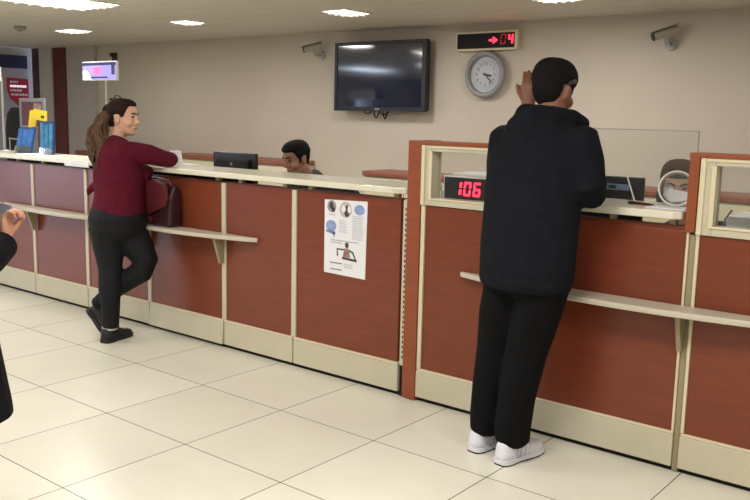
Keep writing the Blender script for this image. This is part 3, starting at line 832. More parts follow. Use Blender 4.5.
# clear round tub with paper
tc = V((2.832, 0.17, 1.187))
ax = V((0.30, -0.95, 0.12)).normalized()
tb = thing('plastic_tub', 'clear round plastic tub on its side holding white paper', 'container', (2.832, 0.17, 1.1125))
R_ = 0.0725
MB().tube([tc - ax * 0.05, tc + ax * 0.05], [R_ * 0.96, R_], seg=40, cap=0).build('shell', M['plastic_clear'], tb)
for k in (-0.05, 0.05):
    u = ax.cross(V((0, 0, 1))).normalized(); w = u.cross(ax)
    MB().tube([tc + ax * k + (u * math.cos(a) + w * math.sin(a)) * R_ for a in [2 * PI * i / 40 for i in range(40)]], 0.0042, seg=8, closed=True).build('rim', M['white'], tb, smooth=True)
u = ax.cross(V((0, 0, 1))).normalized(); w = u.cross(ax)
pm = Matrix((u, ax, w)).transposed().to_4x4(); pm.translation = tc
MB().prism([(-0.05, -0.045), (0.03, -0.06), (0.058, -0.03), (0.056, 0.012), (0.0, -0.002), (-0.045, -0.02)], 'y', -0.02, -0.017).bm
pw = MB()
pw.prism([(-0.045, -0.046), (0.02, -0.058), (0.055, -0.03), (0.053, 0.012), (0.02, -0.001), (-0.05, -0.012)], 'y', -0.012, -0.009)
for v in pw.bm.verts: v.co = pm @ v.co
pw.build('paper_sheet', M['paper'], tb)
pw = MB()
pw.prism([(-0.03, -0.055), (0.04, -0.05), (0.058, 0.0), (0.03, 0.02)], 'y', -0.03, -0.027)
for v in pw.bm.verts: v.co = pm @ v.co
pw.build('paper_sheet', M['paper'], tb)
tag(MB().box(2.76, 2.925, 0.02, 0.12, 1.1125, 1.1165).build('loose_paper', M['paper'], loc=(2.84, 0.07, 1.1125)), 'white papers in front of the clear plastic tub', 'paper', 'papers on the worktop')

# glass screen on the short worktop
gs = thing('glass_screen', 'upright clear glass screen on the short worktop', 'screen', (2.5, 0.33, 1.112))
MB().box(2.075, 2.862, 0.300, 0.306, 1.1125, 1.432).build('pane', M['glass'], gs)
eg = MB(); eg.box(2.075, 2.862, 0.300, 0.306, 1.4322, 1.4355); eg.box(2.8622, 2.866, 0.300, 0.306, 1.1125, 1.4355)
eg.build('polished_edge', M['glass_edge'], gs)
for z in (1.30,):
    MB().box(2.85, 2.93, 0.285, 0.299, z - 0.014, z + 0.012).build('clamp', M['silver'], gs, bevel=0.003)

# paper stack + cables behind the right window
st = thing('paper_stack', 'stack of white papers behind the right counter window', 'papers', (3.05, 0.5, 0.745), None)
for k in range(5):
    MB().box(2.97 + random.uniform(-.012, .012), 3.25, 0.42 + random.uniform(-.01, .01), 0.70, 1.0 + 0.013 * k, 1.0115 + 0.013 * k).build('paper_bundle', M['paper'], st)
MB().box(2.98, 3.25, 0.42, 0.70, 0.745, 1.0).build('box_file', M['bracketgrey'], st, bevel=0.004)
ca = thing('desk_cables', 'dark cables rising from the desk behind the right counter window', 'cable', (2.98, 0.3, 0.745))
MB().tube([(2.975, 0.30, 0.75), (2.972, 0.30, 0.95), (2.962, 0.30, 1.06), (2.968, 0.30, 1.16)], 0.004, seg=8).build('cable', M['grey'], ca, smooth=True)
MB().tube([(2.99, 0.30, 0.75), (2.99, 0.31, 0.98), (3.0, 0.31, 1.06), (3.02, 0.33, 1.10)], 0.004, seg=8).build('cable', M['grey'], ca, smooth=True)
MB().tube([(2.93, 0.26, 0.75), (2.93, 0.26, 1.0), (2.925, 0.26, 1.10)], [0.022, 0.016, 0.005], seg=10).build('plug', M['grey'], ca, smooth=True)

# ------------------------------------------------------------------ office chairs
def office_chair(x, y, face, zt, label, bw=0.24):
    t = thing('office_chair', label, 'chair', (x, y, 0), 'office chairs behind the counter')
    f = V(face).normalized(); r = V((f.y, -f.x, 0)); o = V((x, y, 0)); U = V((0, 0, 1))
    MB().tube([o + U * 0.43, o + U * 0.49], [(0.23, 0.22), (0.24, 0.23)], side=r, seg=24).build('seat', M['black_matte'], t, smooth=True)
    bc = o - f * 0.25
    MB().tube([bc + U * 0.56, bc + U * 0.75, bc + U * (zt - 0.2), bc + U * (zt - 0.06), bc + U * zt], [(bw * .85, .035), (bw, .04), (bw * .95, .04), (bw * .75, .035), (bw * .4, .025)], side=r, seg=24).build('backrest', M['black_matte'], t, smooth=True)
    MB().tube([o + U * 0.08, o + U * 0.43], 0.028, seg=14, cap=0).build('column', M['grey'], t)
    sp = MB()
    for k in range(5):
        a = 2 * PI * k / 5
        sp.tube([o + U * 0.09, o + V((0.28 * math.cos(a), 0.28 * math.sin(a), 0.07))], [0.025, 0.018], seg=8)
    sp.build('base_star', M['black'], t)
    for k in range(5):
        a = 2 * PI * k / 5
        c = o + V((0.28 * math.cos(a), 0.28 * math.sin(a), 0.028))
        MB().tube([c + V((-.012, 0, 0)), c + V((.012, 0, 0))], 0.027, seg=14, cap=0).build('caster', M['black'], t)
    MB().tube([o - f * .14 + U * .45, o - f * .27 + U * .5, o - f * .28 + U * .62], 0.02, seg=8).build('back_support', M['black'], t)
    for sgn in (1, -1):
        MB().tube([o + r * .25 * sgn - f * .1 + U * .47, o + r * .28 * sgn - f * .1 + U * .66, o + r * .28 * sgn + f * .12 + U * .67], 0.018, seg=8).build('armrest', M['black'], t, smooth=True)
office_chair(-4.60, 0.95, (-0.2, -1, 0), 1.47, 'tall black office chair back behind the far left worktop', 0.33)
office_chair(-0.13, 1.12, (-0.2, -1, 0), 0.96, 'black office chair of the seated male teller')
office_chair(2.64, 1.0, (-0.2, -1, 0), 0.94, 'black office chair of the female teller behind the tub')

# ================================================================== people
def frame(F, U=V((0, 0, 1))):
    F = V(F).normalized()
    R = F.cross(U).normalized()
    U = R.cross(F).normalized()
    return Matrix((R, F, U)).transposed()   # columns right, forward, up

HEADP = [(-.115, .022, .074, .040), (-.10, .040, .088, .0), (-.075, .051, .090, -.045), (-.045, .060, .088, -.07), (-.015, .067, .087, -.086), (.02, .072, .089, -.097), (.055, .075, .092, -.10), (.085, .069, .080, -.09), (.105, .052, .055, -.068), (.117, .028, .026, -.038)]
def head(mb, c, m, s=1.0):
    c = V(c)
    n0 = len(mb.bm.verts)
    seg = 24
    rings = []
    for z, w, f, b in HEADP:
        cy = (f + b) / 2; ry = abs(f - b) / 2
        ring = []
        for k in range(seg):
            a = 2 * PI * k / seg
            ca, sa = math.cos(a), math.sin(a)
            ring.append(mb.bm.verts.new(c + m @ (V((w * math.copysign(abs(ca) ** 0.85, ca), cy + ry * math.copysign(abs(sa) ** 0.9, sa), z)) * s)))
        rings.append(ring)
    for a, b in zip(rings, rings[1:]):
        for k in range(seg): mb.bm.faces.new((a[k], a[(k + 1) % seg], b[(k + 1) % seg], b[k]))
    mb.bm.faces.new(rings[0][::-1]); mb.bm.faces.new(rings[-1])
    P = lambda x, y, z: c + m @ (V((x, y, z)) * s)
    mb.tube([P(0, .086, .022), P(0, .098, -.008), P(0, .108, -.028)], [.009 * s, .011 * s, .015 * s], seg=10)   # nose
    mb.ell(P(.013, .093, -.031), (.009 * s, .010 * s, .008 * s), m); mb.ell(P(-.013, .093, -.031), (.009 * s, .010 * s, .008 * s), m)
    mb.tube([P(-.045, .072, .032), P(-.02, .088, .034), P(.02, .088, .034), P(.045, .072, .032)], [.009 * s] * 4, seg=8)  # brow
    mb.ell(P(0, .088, -.058), (.024 * s, .009 * s, .006 * s), m); mb.ell(P(0, .086, -.068), (.020 * s, .009 * s, .007 * s), m)   # lips
    mb.ell(P(0, .080, -.100), (.020 * s, .014 * s, .014 * s), m)    # chin
    for sx in (1, -1):
        mb.ell(P(.047 * sx, .055, -.03), (.022 * s, .028 * s, .026 * s), m)      # cheek
        e = m @ Matrix.Rotation(-0.35 * sx, 3, 'Z')
        mb.ell(P(.076 * sx, -.010, -.008), (.008 * s, .019 * s, .032 * s), e)    # ear
        mb.ell(P(.080 * sx, -.018, .006), (.008 * s, .012 * s, .016 * s), e)
def face(par, c, m, s=1.0, lips=True, brow_m=None):
    c = V(c); P = lambda x, y, z: c + m @ (V((x, y, z)) * s)
    for sx in (1, -1):
        MB().ell(P(.031 * sx, .0795, .012), (.013 * s, .008 * s, .0065 * s), m).build('eye', M['eye'], par, smooth=True)
        MB().tube([P(.014 * sx, .0975, .033), P(.032 * sx, .092, .039), P(.050 * sx, .076, .034)], [.004 * s, .0045 * s, .003 * s], seg=8).build('eyebrow', brow_m or M['hair_black'], par, smooth=True)
    if lips:
        MB().tube([P(-.02, .089, -.064), P(0, .098, -.062), P(.02, .089, -.064)], [.003 * s, .0048 * s, .003 * s], seg=8).build('mouth', M['lip'], par, smooth=True)
def hair_short(par, c, m, s, mt, nape=-0.088, name='hair', th=0.010, front=0.070, top=0.004, burn=-0.022):
    c = V(c)
    NZ, NK = 30, 56
    rings = []
    zs = [r[0] for r in HEADP]
    mb = MB()
    for i in range(NZ + 1):
        z = -0.100 + (0.117 + 0.100) * i / NZ
        j = max(k for k in range(len(zs)) if zs[k] <= z + 1e-9); j = min(j, len(zs) - 2)
        f = (z - zs[j]) / (zs[j + 1] - zs[j])
        w, fr, bk = [HEADP[j][q] * (1 - f) + HEADP[j + 1][q] * f for q in (1, 2, 3)]
        cy = (fr + bk) / 2; ry = (fr - bk) / 2
        ring = []
        for k in range(NK):
            a = 2 * PI * k / NK
            ca, sa = math.cos(a), math.sin(a)
            x = w * math.copysign(abs(ca) ** .85, ca); y = cy + ry * math.copysign(abs(sa) ** .9, sa)
            if y > 0.058: lim = front
            elif y > 0.030: lim = front + (0.012 - front) * (0.058 - y) / 0.028
            elif y > 0.008: lim = burn
            elif y > -0.040: lim = 0.022
            else: lim = nape
            t = th + (top if z > 0.03 else 0)
            e = max(0.0, min(1.0, (z - lim) / 0.014 + 0.5))
            t = t * e - 0.012 * (1 - e)
            n_ = V((ca, sa, 0.0)); zz = z
            if z > 0.07: zz = z + t * min(1, (z - 0.07) / 0.04)
            ring.append(mb.bm.verts.new(c + m @ ((V((x, y, zz)) + n_ * t) * s)))
        rings.append(ring)
    for a, b in zip(rings, rings[1:]):
        for k in range(NK): mb.bm.faces.new((a[k], a[(k + 1) % NK], b[(k + 1) % NK], b[k]))
    mb.bm.faces.new(rings[0][::-1])
    tp = mb.bm.verts.new(c + m @ (V((0, -0.008, 0.117 + th + top + 0.004)) * s))
    for k in range(NK): mb.bm.faces.new((rings[-1][k], rings[-1][(k + 1) % NK], tp))
    o = mb.build(name, mt, par, smooth=True)
    md = o.modifiers.new('s', 'SMOOTH'); md.factor = 0.5; md.iterations = 3
    return o

def hand(mb, W, d, n, s, sc=1.0, curl=(0.35, 0.4, 0.35), thumb=(0.55, 0.75, 0.25), spread=0.06):
    """W wrist, d finger direction, n palm normal, s thumb side"""
    W = V(W); d = V(d).normalized(); n = V(n); n = (n - d * n.dot(d)).normalized()
    s0 = V(s); s_ = d.cross(n); s_ = s_ if s_.dot(s0) > 0 else -s_
    mb.tube([W - d * 0.02 * sc, W + d * 0.02 * sc, W + d * 0.055 * sc, W + d * 0.088 * sc], [(.027 * sc, .019 * sc), (.034 * sc, .017 * sc), (.041 * sc, .015 * sc), (.040 * sc, .012 * sc)], side=s_, seg=14)
    for off, ln, r in ((.030, .070, .0088), (.0105, .080, .0092), (-.0095, .073, .0088), (-.029, .056, .0078)):
        p = W + d * 0.084 * sc + s_ * off * sc
        dd = (d + s_ * (off * spread / .03)).normalized()
        pts, rr = [p], [r * 1.02 * sc]
        ang = 0
        for k, fr in enumerate((.44, .31, .25)):
            ang += curl[k]
            v = (dd * math.cos(ang) + n * math.sin(ang)).normalized()
            p = p + v * ln * fr * sc
            pts.append(p); rr.append(r * (0.98, 0.9, 0.72)[k] * sc)
        mb.tube(pts, rr, seg=10, cap=0.8)
    p = W + d * 0.028 * sc + s_ * 0.026 * sc
    v = (d * thumb[0] + s_ * thumb[1] + n * thumb[2]).normalized()
    v2 = (d * (thumb[0] + .4) + s_ * thumb[1] * .6 + n * thumb[2]).normalized()
    mb.tube([p, p + v * .036 * sc, p + v * .036 * sc + v2 * .032 * sc], [.014 * sc, .0115 * sc, .0085 * sc], seg=10, cap=0.8)

def shoe(par, heel, toe, up, mats, H=1.0, name='shoe', wide=1.0, lace=None, stripes=False):
    heel, toe = V(heel), V(toe)
    d = (toe - heel); Ln = d.length; d.normalize()
    up = V(up); up = (up - d * up.dot(d)).normalized(); s_ = d.cross(up)
    T = [0, .04, .12, .22, .34, .48, .62, .76, .90, .97, 1.0]
    Wd = [.018, .030, .036, .036, .035, .039, .045, .046, .038, .024, .010]
    Ht = [.060, .083, .096, .098, .090, .074, .058, .050, .044, .036, .028]
    def loft(mb, hs, z0, ws):
        rings = []
        for t, w, h in zip(T, Wd, hs):
            p = heel + d * Ln * t
            ring = []
            for k in range(13):
                a = PI * k / 12
                x = math.copysign(abs(math.cos(a)) ** 0.7, math.cos(a)) * w * ws * wide
                ring.append(mb.bm.verts.new(p + s_ * x + up * (z0 + (h - z0) * math.sin(a) ** 0.8)))
            rings.append(ring)
        for a, b in zip(rings, rings[1:]):
            for k in range(12): mb.bm.faces.new((a[k], a[k + 1], b[k + 1], b[k]))
            mb.bm.faces.new((a[12], a[0], b[0], b[12]))
        mb.bm.faces.new(rings[0]); mb.bm.faces.new(rings[-1][::-1])
    u = MB(); loft(u, [h * H for h in Ht], .018, 1.0)
    sh = u.build(name, mats[0], par, smooth=True)
    b = MB()
    for (za, zb, ws, mi) in ((0.0, .007, 1.04, 1), (.007, .026, 1.08, 0)):
        lo, hi = [], []
        for t, w in zip(T, Wd):
            p = heel + d * (Ln * (t * 1.03 - 0.015))
            for lst, z in ((lo, za), (hi, zb)):
                lst.append((p + s_ * w * ws * wide + up * z, p - s_ * w * ws * wide + up * z))
        n0 = len(b.bm.faces)
        vl = [b.bm.verts.new(q[0]) for q in lo] + [b.bm.verts.new(q[1]) for q in lo[::-1]]
        vh = [b.bm.verts.new(q[0]) for q in hi] + [b.bm.verts.new(q[1]) for q in hi[::-1]]
        b.bm.faces.new(vl); b.bm.faces.new(vh[::-1])
        k = len(vl)
        for i in range(k): b.bm.faces.new((vl[i], vl[(i + 1) % k], vh[(i + 1) % k], vh[i]))
        b._mark(n0, mi)
    b.build('sole', [mats[1], mats[2]], sh)
    if lace:
        l = MB()
        for t, hh in ((.38, .088), (.46, .078), (.54, .069)):
            p = heel + d * Ln * t
            l.tube([p + s_ * .022 + up * (hh * H - .008), p + up * (hh * H + .003), p - s_ * .022 + up * (hh * H - .008)], .004, seg=6)
        l.build('laces', lace, sh)
        for sg in ((1, -1) if stripes else ()):
            g = MB()
            for t in (.22, .32, .42, .52):
                p = heel + d * Ln * t
                g.tube([p + s_ * .0385 * sg * wide + up * .03, p + d * .02 + s_ * .030 * sg * wide + up * .062 * H], .0035, seg=6)
            g.build('side_stripes', M['shoe_grey'], sh)
    return sh

# ---------------------------------------------------------------- man in black hoodie
F = V((0.08, 1, 0)).normalized(); Rr = V((F.y, -F.x, 0))
man = thing('person', 'person in black hoodie and trousers with white sneakers, seen from behind, hand raised to head', 'person', (2.29, -0.3, 0))
hc = V((2.360, -0.10, 1.590)); hm = frame((0.04, 1, -0.26))
b = MB()
head(b, hc, hm, 1.02)
b.tube([(2.372, -.15, 1.46), (2.372, -.125, 1.53), (2.372, -.11, 1.58)], [.062, .056, .055], seg=16)
b.tube([(2.385, -.3, .84), (2.385, -.27, 1.05), (2.378, -.22, 1.28), (2.37, -.17, 1.42), (2.37, -.15, 1.48)], [(.14, .10), (.13, .09), (.16, .10), (.14, .08), (.07, .06)], side=Rr, seg=18)
b.tube([(2.21, -.185, 1.395), (2.185, -.07, 1.275), (2.20, .038, 1.28), (2.20, .032, 1.38), (2.185, .005, 1.545)], [.05, .042, .040, .035, .026], seg=12)
hand(b, (2.185, 0.0, 1.535), (0.10, -0.04, 1), (0.45, -0.85, 0.05), (-1, -.3, 0), 1.0, (0.22, 0.3, 0.3), (0.75, 0.62, 0.10), 0.04)
b.tube([(2.54, -.195, 1.395), (2.598, -.225, 1.30), (2.615, -.225, 1.20), (2.55, -.06, 1.166), (2.48, .05, 1.155)], [.05, .042, .038, .034, .026], seg=12)
hand(b, (2.48, .05, 1.150), (-0.5, .85, -.16), (0, 0, -1), (-1, -.3, 0), 1.0, (0.15, 0.25, 0.25))
for (hx, hy, kx, ky, ax_, ay) in ((2.30, -.3, 2.25, -.3, 2.237, -.325), (2.46, -.3, 2.40, -.31, 2.39, -.37)):
    b.tube([(hx, hy, .85), (kx, ky, .48), (ax_, ay - .01, .28), (ax_, ay, .09)], [.085, .055, .048, .036], seg=12)
    b.tube([(ax_, ay, .08), (ax_ + .02, ay + .08, .045), (ax_ + .03, ay + .12, .04)], [.024, .018, .014], seg=10)
b.build('body', M['skin_dark'], man, voxel=0.006, smooth_it=2)
face(man, hc, hm, 1.02)
hair_short(man, hc, hm, 1.02, M['hair_black'], th=.013)
sb = MB()
P = lambda x, y, z: hc + hm @ (V((x, y, z)) * 1.04)
sb.tube([P(.0735, .030, .045), P(.079, .006, .045), P(.078, -.025, .03)], [.016, .016, .012], seg=8)
sb.tube([P(.074, .024, .03), P(.0735, .02, -.012)], [.009, .005], seg=8)
sb.build('grey_temple_hair', M['hair_grey'], man, voxel=0.004, smooth_it=2)
h = MB()
h.tube([(2.380, -.305, .775), (2.380, -.30, .82), (2.374, -.285, .95), (2.368, -.26, 1.1), (2.360, -.225, 1.27), (2.362, -.185, 1.39), (2.366, -.15, 1.46), (2.366, -.135, 1.50)],
       [(.210, .150), (.218, .155), (.222, .155), (.224, .150), (.232, .145), (.205, .122), (.130, .095), (.085, .08)], side=Rr, seg=26, cap=0.1)
h.tube([(2.205, -.19, 1.395), (2.18, -.16, 1.30), (2.185, -.05, 1.27), (2.20, .04, 1.27), (2.20, .035, 1.36), (2.188, .012, 1.50)], [.088, .084, .070, .060, .054, .043], seg=14)
h.tube([(2.205, -.19, 1.395), (2.185, -.18, 1.27), (2.175, -.19, 1.12)], [.088, .085, .06], seg=14)
h.tube([(2.535, -.195, 1.395), (2.592, -.225, 1.30), (2.614, -.235, 1.20), (2.610, -.20, 1.168), (2.55, -.06, 1.165), (2.50, .02, 1.162)], [.084, .074, .070, .062, .052, .044], seg=14)
# hood and gathered collar
h.tube([(2.250, -.06, 1.482), (2.258, -.15, 1.492), (2.300, -.222, 1.486), (2.364, -.248, 1.478), (2.430, -.222, 1.476), (2.478, -.15, 1.470), (2.488, -.06, 1.45)], [.036, .046, .052, .055, .052, .046, .036], seg=12)
h.tube([(2.26, -.235, 1.44), (2.364, -.275, 1.395), (2.46, -.24, 1.42)], [.055, .068, .055], seg=12)
# waistband
h.tube([(2.380, -.305, .762), (2.380, -.305, .80)], [(.206, .149), (.218, .156)], side=Rr, seg=26, cap=0.1)
hd = h.build('hoodie', M['hoodie'], man, voxel=0.009, smooth_it=5)
t_ = MB()
t_.tube([(2.388, -.30, .95), (2.388, -.30, .86), (2.386, -.30, .78)], [(.16, .125), (.185, .138), (.182, .138)], side=Rr, seg=22)
t_.tube([(2.305, -.30, .80), (2.265, -.30, .62), (2.245, -.295, .47), (2.240, -.325, .30), (2.236, -.335, .16), (2.237, -.335, .100)], [.108, .096, .083, .076, .073, .070], seg=16)
t_.tube([(2.47, -.30, .80), (2.435, -.305, .62), (2.405, -.31, .47), (2.395, -.35, .30), (2.390, -.365, .16), (2.390, -.365, .098)], [.112, .102, .090, .081, .078, .076], seg=16)
t_.build('trousers', M['trousers'], man, voxel=0.009, smooth_it=4)
MB().tube([V((2.362, -.128, 1.502)) + V((.072 * math.cos(a), .066 * math.sin(a), .012 * math.sin(a))) for a in [2 * PI * i / 24 for i in range(24)]], .008, seg=8, closed=True).build('shirt_collar', M['collar'], man, smooth=True)
shoe(man, (2.376, -.445, 0), (2.418, -.160, 0), (0, 0, 1), (M['shoe_white'], M['shoe_white'], M['rubber']), 1.28, wide=1.12, lace=M['white'], stripes=True)
shoe(man, (2.212, -.400, 0), (2.258, -.115, 0), (0, 0, 1), (M['shoe_white'], M['shoe_white'], M['rubber']), 1.28, wide=1.12, lace=M['white'], stripes=True)

# ---------------------------------------------------------------- woman in maroon sweater
F = V((0.5, 0.866, 0)); Rr = V((F.y, -F.x, 0))
wom = thing('person', 'person in maroon sweater and dark leggings with long curly ponytail, leaning on the counter', 'person', (-0.57, -0.33, 0))
hc = V((-.615, -.207, 1.422)); hm = frame((0.85, 0.53, -0.06))
b = MB()
head(b, hc, hm, 0.94)
b.tube([(-.648, -.258, 1.22), (-.64, -.24, 1.28), (-.632, -.222, 1.35)], [.055, .048, .050], seg=16)
b.tube([(-.585, -.285, .76), (-.586, -.266, .93), (-.61, -.258, 1.1), (-.63, -.255, 1.18), (-.645, -.26, 1.235)], [(.13, .11), (.11, .09), (.13, .10), (.12, .08), (.06, .055)], side=Rr, seg=18)
b.tube([(-.50, -.325, 1.175), (-.44, -.18, 1.19), (-.39, -.04, 1.163), (-.48, .06, 1.150), (-.58, .11, 1.14)], [.045, .036, .031, .027, .022], seg=12)
hand(b, (-.58, .11, 1.138), (-.85, .3, -.1), (0, 0, -1), (.3, -.9, 0), 0.9, (0.2, 0.3, 0.3))
b.tube([(-.75, -.18, 1.19), (-.77, -.06, 1.18), (-.775, .05, 1.165), (-.79, .12, 1.155), (-.80, .16, 1.148)], [.045, .036, .032, .028, .022], seg=12)
hand(b, (-.80, .16, 1.142), (-.1, .9, -.1), (0, 0, -1), (.8, .1, 0), 0.9, (0.2, 0.3, 0.3))
b.tube([(-.600, -.345, .72), (-.598, -.35, .60), (-.573, -.36, .46), (-.550, -.385, .34), (-.530, -.395, .22), (-.526, -.400, .09)], [.085, .07, .052, .048, .042, .032], seg=12)
b.tube([(-.575, -.24, .74), (-.45, -.185, .49), (-.55, -.275, .36), (-.675, -.388, .235)], [.08, .052, .045, .032], seg=12)
b.tube([(-.53, -.40, .075), (-.56, -.30, .045), (-.575, -.26, .04)], [.028, .024, .02], seg=10)
b.tube([(-.672, -.385, .235), (-.66, -.37, .12), (-.64, -.36, .07)], [.028, .024, .02], seg=10)
b.build('body', M['skin_pale'], wom, voxel=0.005, smooth_it=7)
face(wom, hc, hm, 0.94, True, M['hair_dark'])
P = lambda x, y, z: hc + hm @ (V((x, y, z)) * 0.94)
hair_short(wom, hc, hm, 0.94, M['hair_dark'], nape=-.065, th=.011, front=.084, top=.004, burn=.004)
hr = MB()
hr.ell(P(0, -.105, .035), (.048, .042, .05), hm)
hr.ell(P(0, -.085, -.015), (.055, .045, .05), hm)
hr.tube([P(0, -.02, .12), P(.0, -.03, .145), P(.01, -.05, .150), P(.01, -.07, .125)], .005, seg=8)
hr.tube([P(.01, -.07, .10), P(.0, -.085, .125), P(.0, -.105, .115)], .007, seg=8)
hr.build('hair_knot', M['hair_dark'], wom, voxel=0.005, smooth_it=2)
pt = MB()
ctl = [V((-.682, -.275, 1.462)), V((-.690, -.310, 1.41)), V((-.688, -.345, 1.34)), V((-.668, -.372, 1.25)), V((-.632, -.395, 1.165)), V((-.605, -.41, 1.09))]
wid = [.028, .048, .058, .058, .044, .016]
for k in range(70):
    ph = random.uniform(0, 6.28); rad = math.sqrt(random.uniform(.05, 1.0)); fr = random.uniform(2, 5); w2 = random.uniform(6, 11)
    pts, rr = [], []
    nn = 34
    endt = random.uniform(.72, 1.0)
    for i in range(nn + 1):
        u = i / nn * (len(ctl) - 1) * endt
        j = min(int(u), len(ctl) - 2); f = u - j
        p = ctl[j].lerp(ctl[j + 1], f); w = wid[j] * (1 - f) + wid[j + 1] * f
        a = ph + fr * .35 * i / nn
        wob = .010 * min(1, i / 8)
        pts.append(p + V((math.cos(a), math.sin(a), 0)) * w * rad + V((wob * math.sin(w2 * 1.4 * i / nn + ph), wob * math.cos(w2 * 1.4 * i / nn + ph * 2), 0)))
        rr.append(.0065 if i < nn - 4 else .0065 * (nn - i + 1) / 5)
    pt.tube(pts, rr, seg=6)
pt.build('ponytail', M['hair_brown'], wom, voxel=0.0035, smooth_it=1)
s_ = MB()
s_.tube([(-.583, -.288, .765), (-.585, -.284, .80), (-.586, -.270, .93), (-.60, -.262, 1.06), (-.615, -.256, 1.16), (-.632, -.256, 1.235), (-.645, -.252, 1.285)],
        [(.185, .180), (.180, .172), (.166, .154), (.180, .160), (.185, .150), (.150, .112), (.068, .062)], side=Rr, seg=26, cap=0.1)
s_.tube([(-.525, -.315, 1.200), (-.47, -.24, 1.205), (-.43, -.15, 1.196), (-.392, -.060, 1.168), (-.388, -.015, 1.163), (-.46, .05, 1.158), (-.555, .095, 1.15)], [.080, .074, .066, .054, .050, .043, .036], seg=14)
s_.tube([(-.74, -.185, 1.185), (-.765, -.06, 1.18), (-.775, .04, 1.165), (-.787, .11, 1.158), (-.797, .145, 1.152)], [.08, .064, .052, .042, .036], seg=14)
s_.tube([(-.525, -.125, 1.10), (-.54, -.14, 1.03)], [.07, .06], seg=12)
s_.tube([(-.645, -.255, 1.262), (-.575, -.285, 1.245), (-.52, -.315, 1.215)], [.060, .060, .066], seg=12)
# knot at the back hem
s_.tube([(-.715, -.36, .99), (-.748, -.385, .955), (-.752, -.39, .925)], [.03, .022, .010], seg=8)
s_.build('sweater', M['maroon'], wom, voxel=0.009, smooth_it=5)
lg = MB()
lg.tube([(-.585, -.283, .84), (-.585, -.287, .78), (-.583, -.290, .70)], [(.172, .168), (.186, .186), (.170, .172)], side=Rr, seg=24)
lg.tube([(-.605, -.345, .72), (-.60, -.35, .60), (-.575, -.36, .46), (-.550, -.385, .34), (-.530, -.395, .22), (-.528, -.400, .075)], [.125, .100, .076, .071, .060, .052], seg=16)
lg.tube([(-.570, -.235, .72), (-.505, -.205, .61), (-.445, -.18, .505), (-.465, -.20, .44), (-.55, -.275, .365), (-.625, -.34, .285), (-.685, -.392, .215)], [.125, .104, .082, .076, .066, .054, .048], seg=16)
lg.build('leggings', M['leggings'], wom, voxel=0.008, smooth_it=4)
shoe(wom, (-.515, -.462, 0), (-.588, -.215, 0), (0, 0, 1), (M['shoe_black'], M['shoe_black'], M['rubber']), 1.12, wide=1.1, lace=M['black'])
shoe(wom, (-.745, -.425, .175), (-.628, -.365, .012), (.6, .45, .7), (M['shoe_black'], M['shoe_black'], M['rubber']), 1.1, wide=1.1, lace=M['black'])
MB().tube([(-.530, -.400, .084), (-.529, -.400, .096)], [.053, .054], seg=16, cap=0.1).build('sock_edge', M['grey_light'], wom)

# maroon bag on the ledge
bg = thing('handbag', 'maroon handbag standing on the ledge in front of the woman', 'bag', (-.36, -.085, .738))
b = MB()
b.prism([(-.122, .7385), (-.020, .7385), (-.022, .90), (-.035, 1.00), (-.075, 1.01), (-.115, .92)], 'x', -.56, -.27)
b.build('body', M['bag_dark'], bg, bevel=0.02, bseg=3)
b = MB()
b.tube([(-.565, -.10, 1.0), (-.555, -.135, .95), (-.55, -.142, .86), (-.545, -.140, .80)], [(.012, .015)] * 4, seg=8)
b.prism([(-.565, 1.02), (-.42, 1.035), (-.285, 1.005), (-.268, .93), (-.29, .875), (-.40, .835), (-.50, .795), (-.545, .80)], 'y', -.140, -.1235)
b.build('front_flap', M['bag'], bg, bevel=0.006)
MB().tube([(-.55, -.09, 1.0), (-.53, -.085, 1.03), (-.42, -.08, 1.045), (-.31, -.08, 1.03), (-.285, -.08, 1.0)], [(.016, .006)] * 5, side=(0, 1, 0), seg=10).build('strap', M['bag'], bg, smooth=True)
MB().prism([(-.598, 1.0), (-.560, 1.0), (-.575, .745), (-.605, .745)], 'y', -.150, -.1425).build('hanging_strap', M['bag'], bg, bevel=0.003)
MB().prism([(-.50, .79), (-.46, .80), (-.43, .775), (-.47, .745), (-.52, .75)], 'y', -.135, -.1235).build('hanging_tassel', M['bag'], bg, bevel=0.003)

# ---------------------------------------------------------------- seated male teller
F = V((-0.25, -0.97, 0)).normalized(); Rr = V((F.y, -F.x, 0))
te = thing('person', 'seated person with short dark hair and black shirt behind the low counter, looking down', 'person', (-.13, 1.05, 0))
hc = V((-.140, .90, 1.157)); hm = frame((-0.20, -0.95, -0.28))
b = MB()
head(b, hc, hm, 1.0)
b.tube([(-.10, .99, .99), (-.115, .965, 1.04), (-.125, .93, 1.10)], [.062, .056, .055], seg=16)
b.tube([(-.13, 1.12, .52), (-.125, 1.10, .70), (-.11, 1.04, .92), (-.10, 1.0, 1.0)], [(.15, .11), (.13, .10), (.16, .10), (.08, .06)], side=Rr, seg=18)
for sg in (1, -1):
    sh_ = V((-.10, 1.0, .975)) + Rr * .175 * sg
    el_ = V((-.12, .97, .72)) + Rr * .23 * sg
    wr = V((-.14, .66, .775)) + Rr * .10 * sg
    b.tube([sh_, el_, wr], [.045, .040, .027], seg=12)
    hand(b, wr, F * 1 + V((0, 0, -.05)) - Rr * .2 * sg, (0, 0, -1), -Rr * sg, 1.0)
    kn = V((-.13, 1.12, .52)) + Rr * .10 * sg
    b.tube([kn, kn + F * .46 + V((0, 0, -.0)), kn + F * .48 - V((0, 0, .44))], [.08, .055, .04], seg=12)
    b.tube([kn + F * .46 - V((0, 0, .46)), kn + F * .62 - V((0, 0, .485))], [.035, .025], seg=10)
b.build('body', M['skin_teller'], te, voxel=0.006, smooth_it=5)
face(te, hc, hm, 1.0)
hair_short(te, hc, hm, 1.0, M['hair_black'])
s_ = MB()
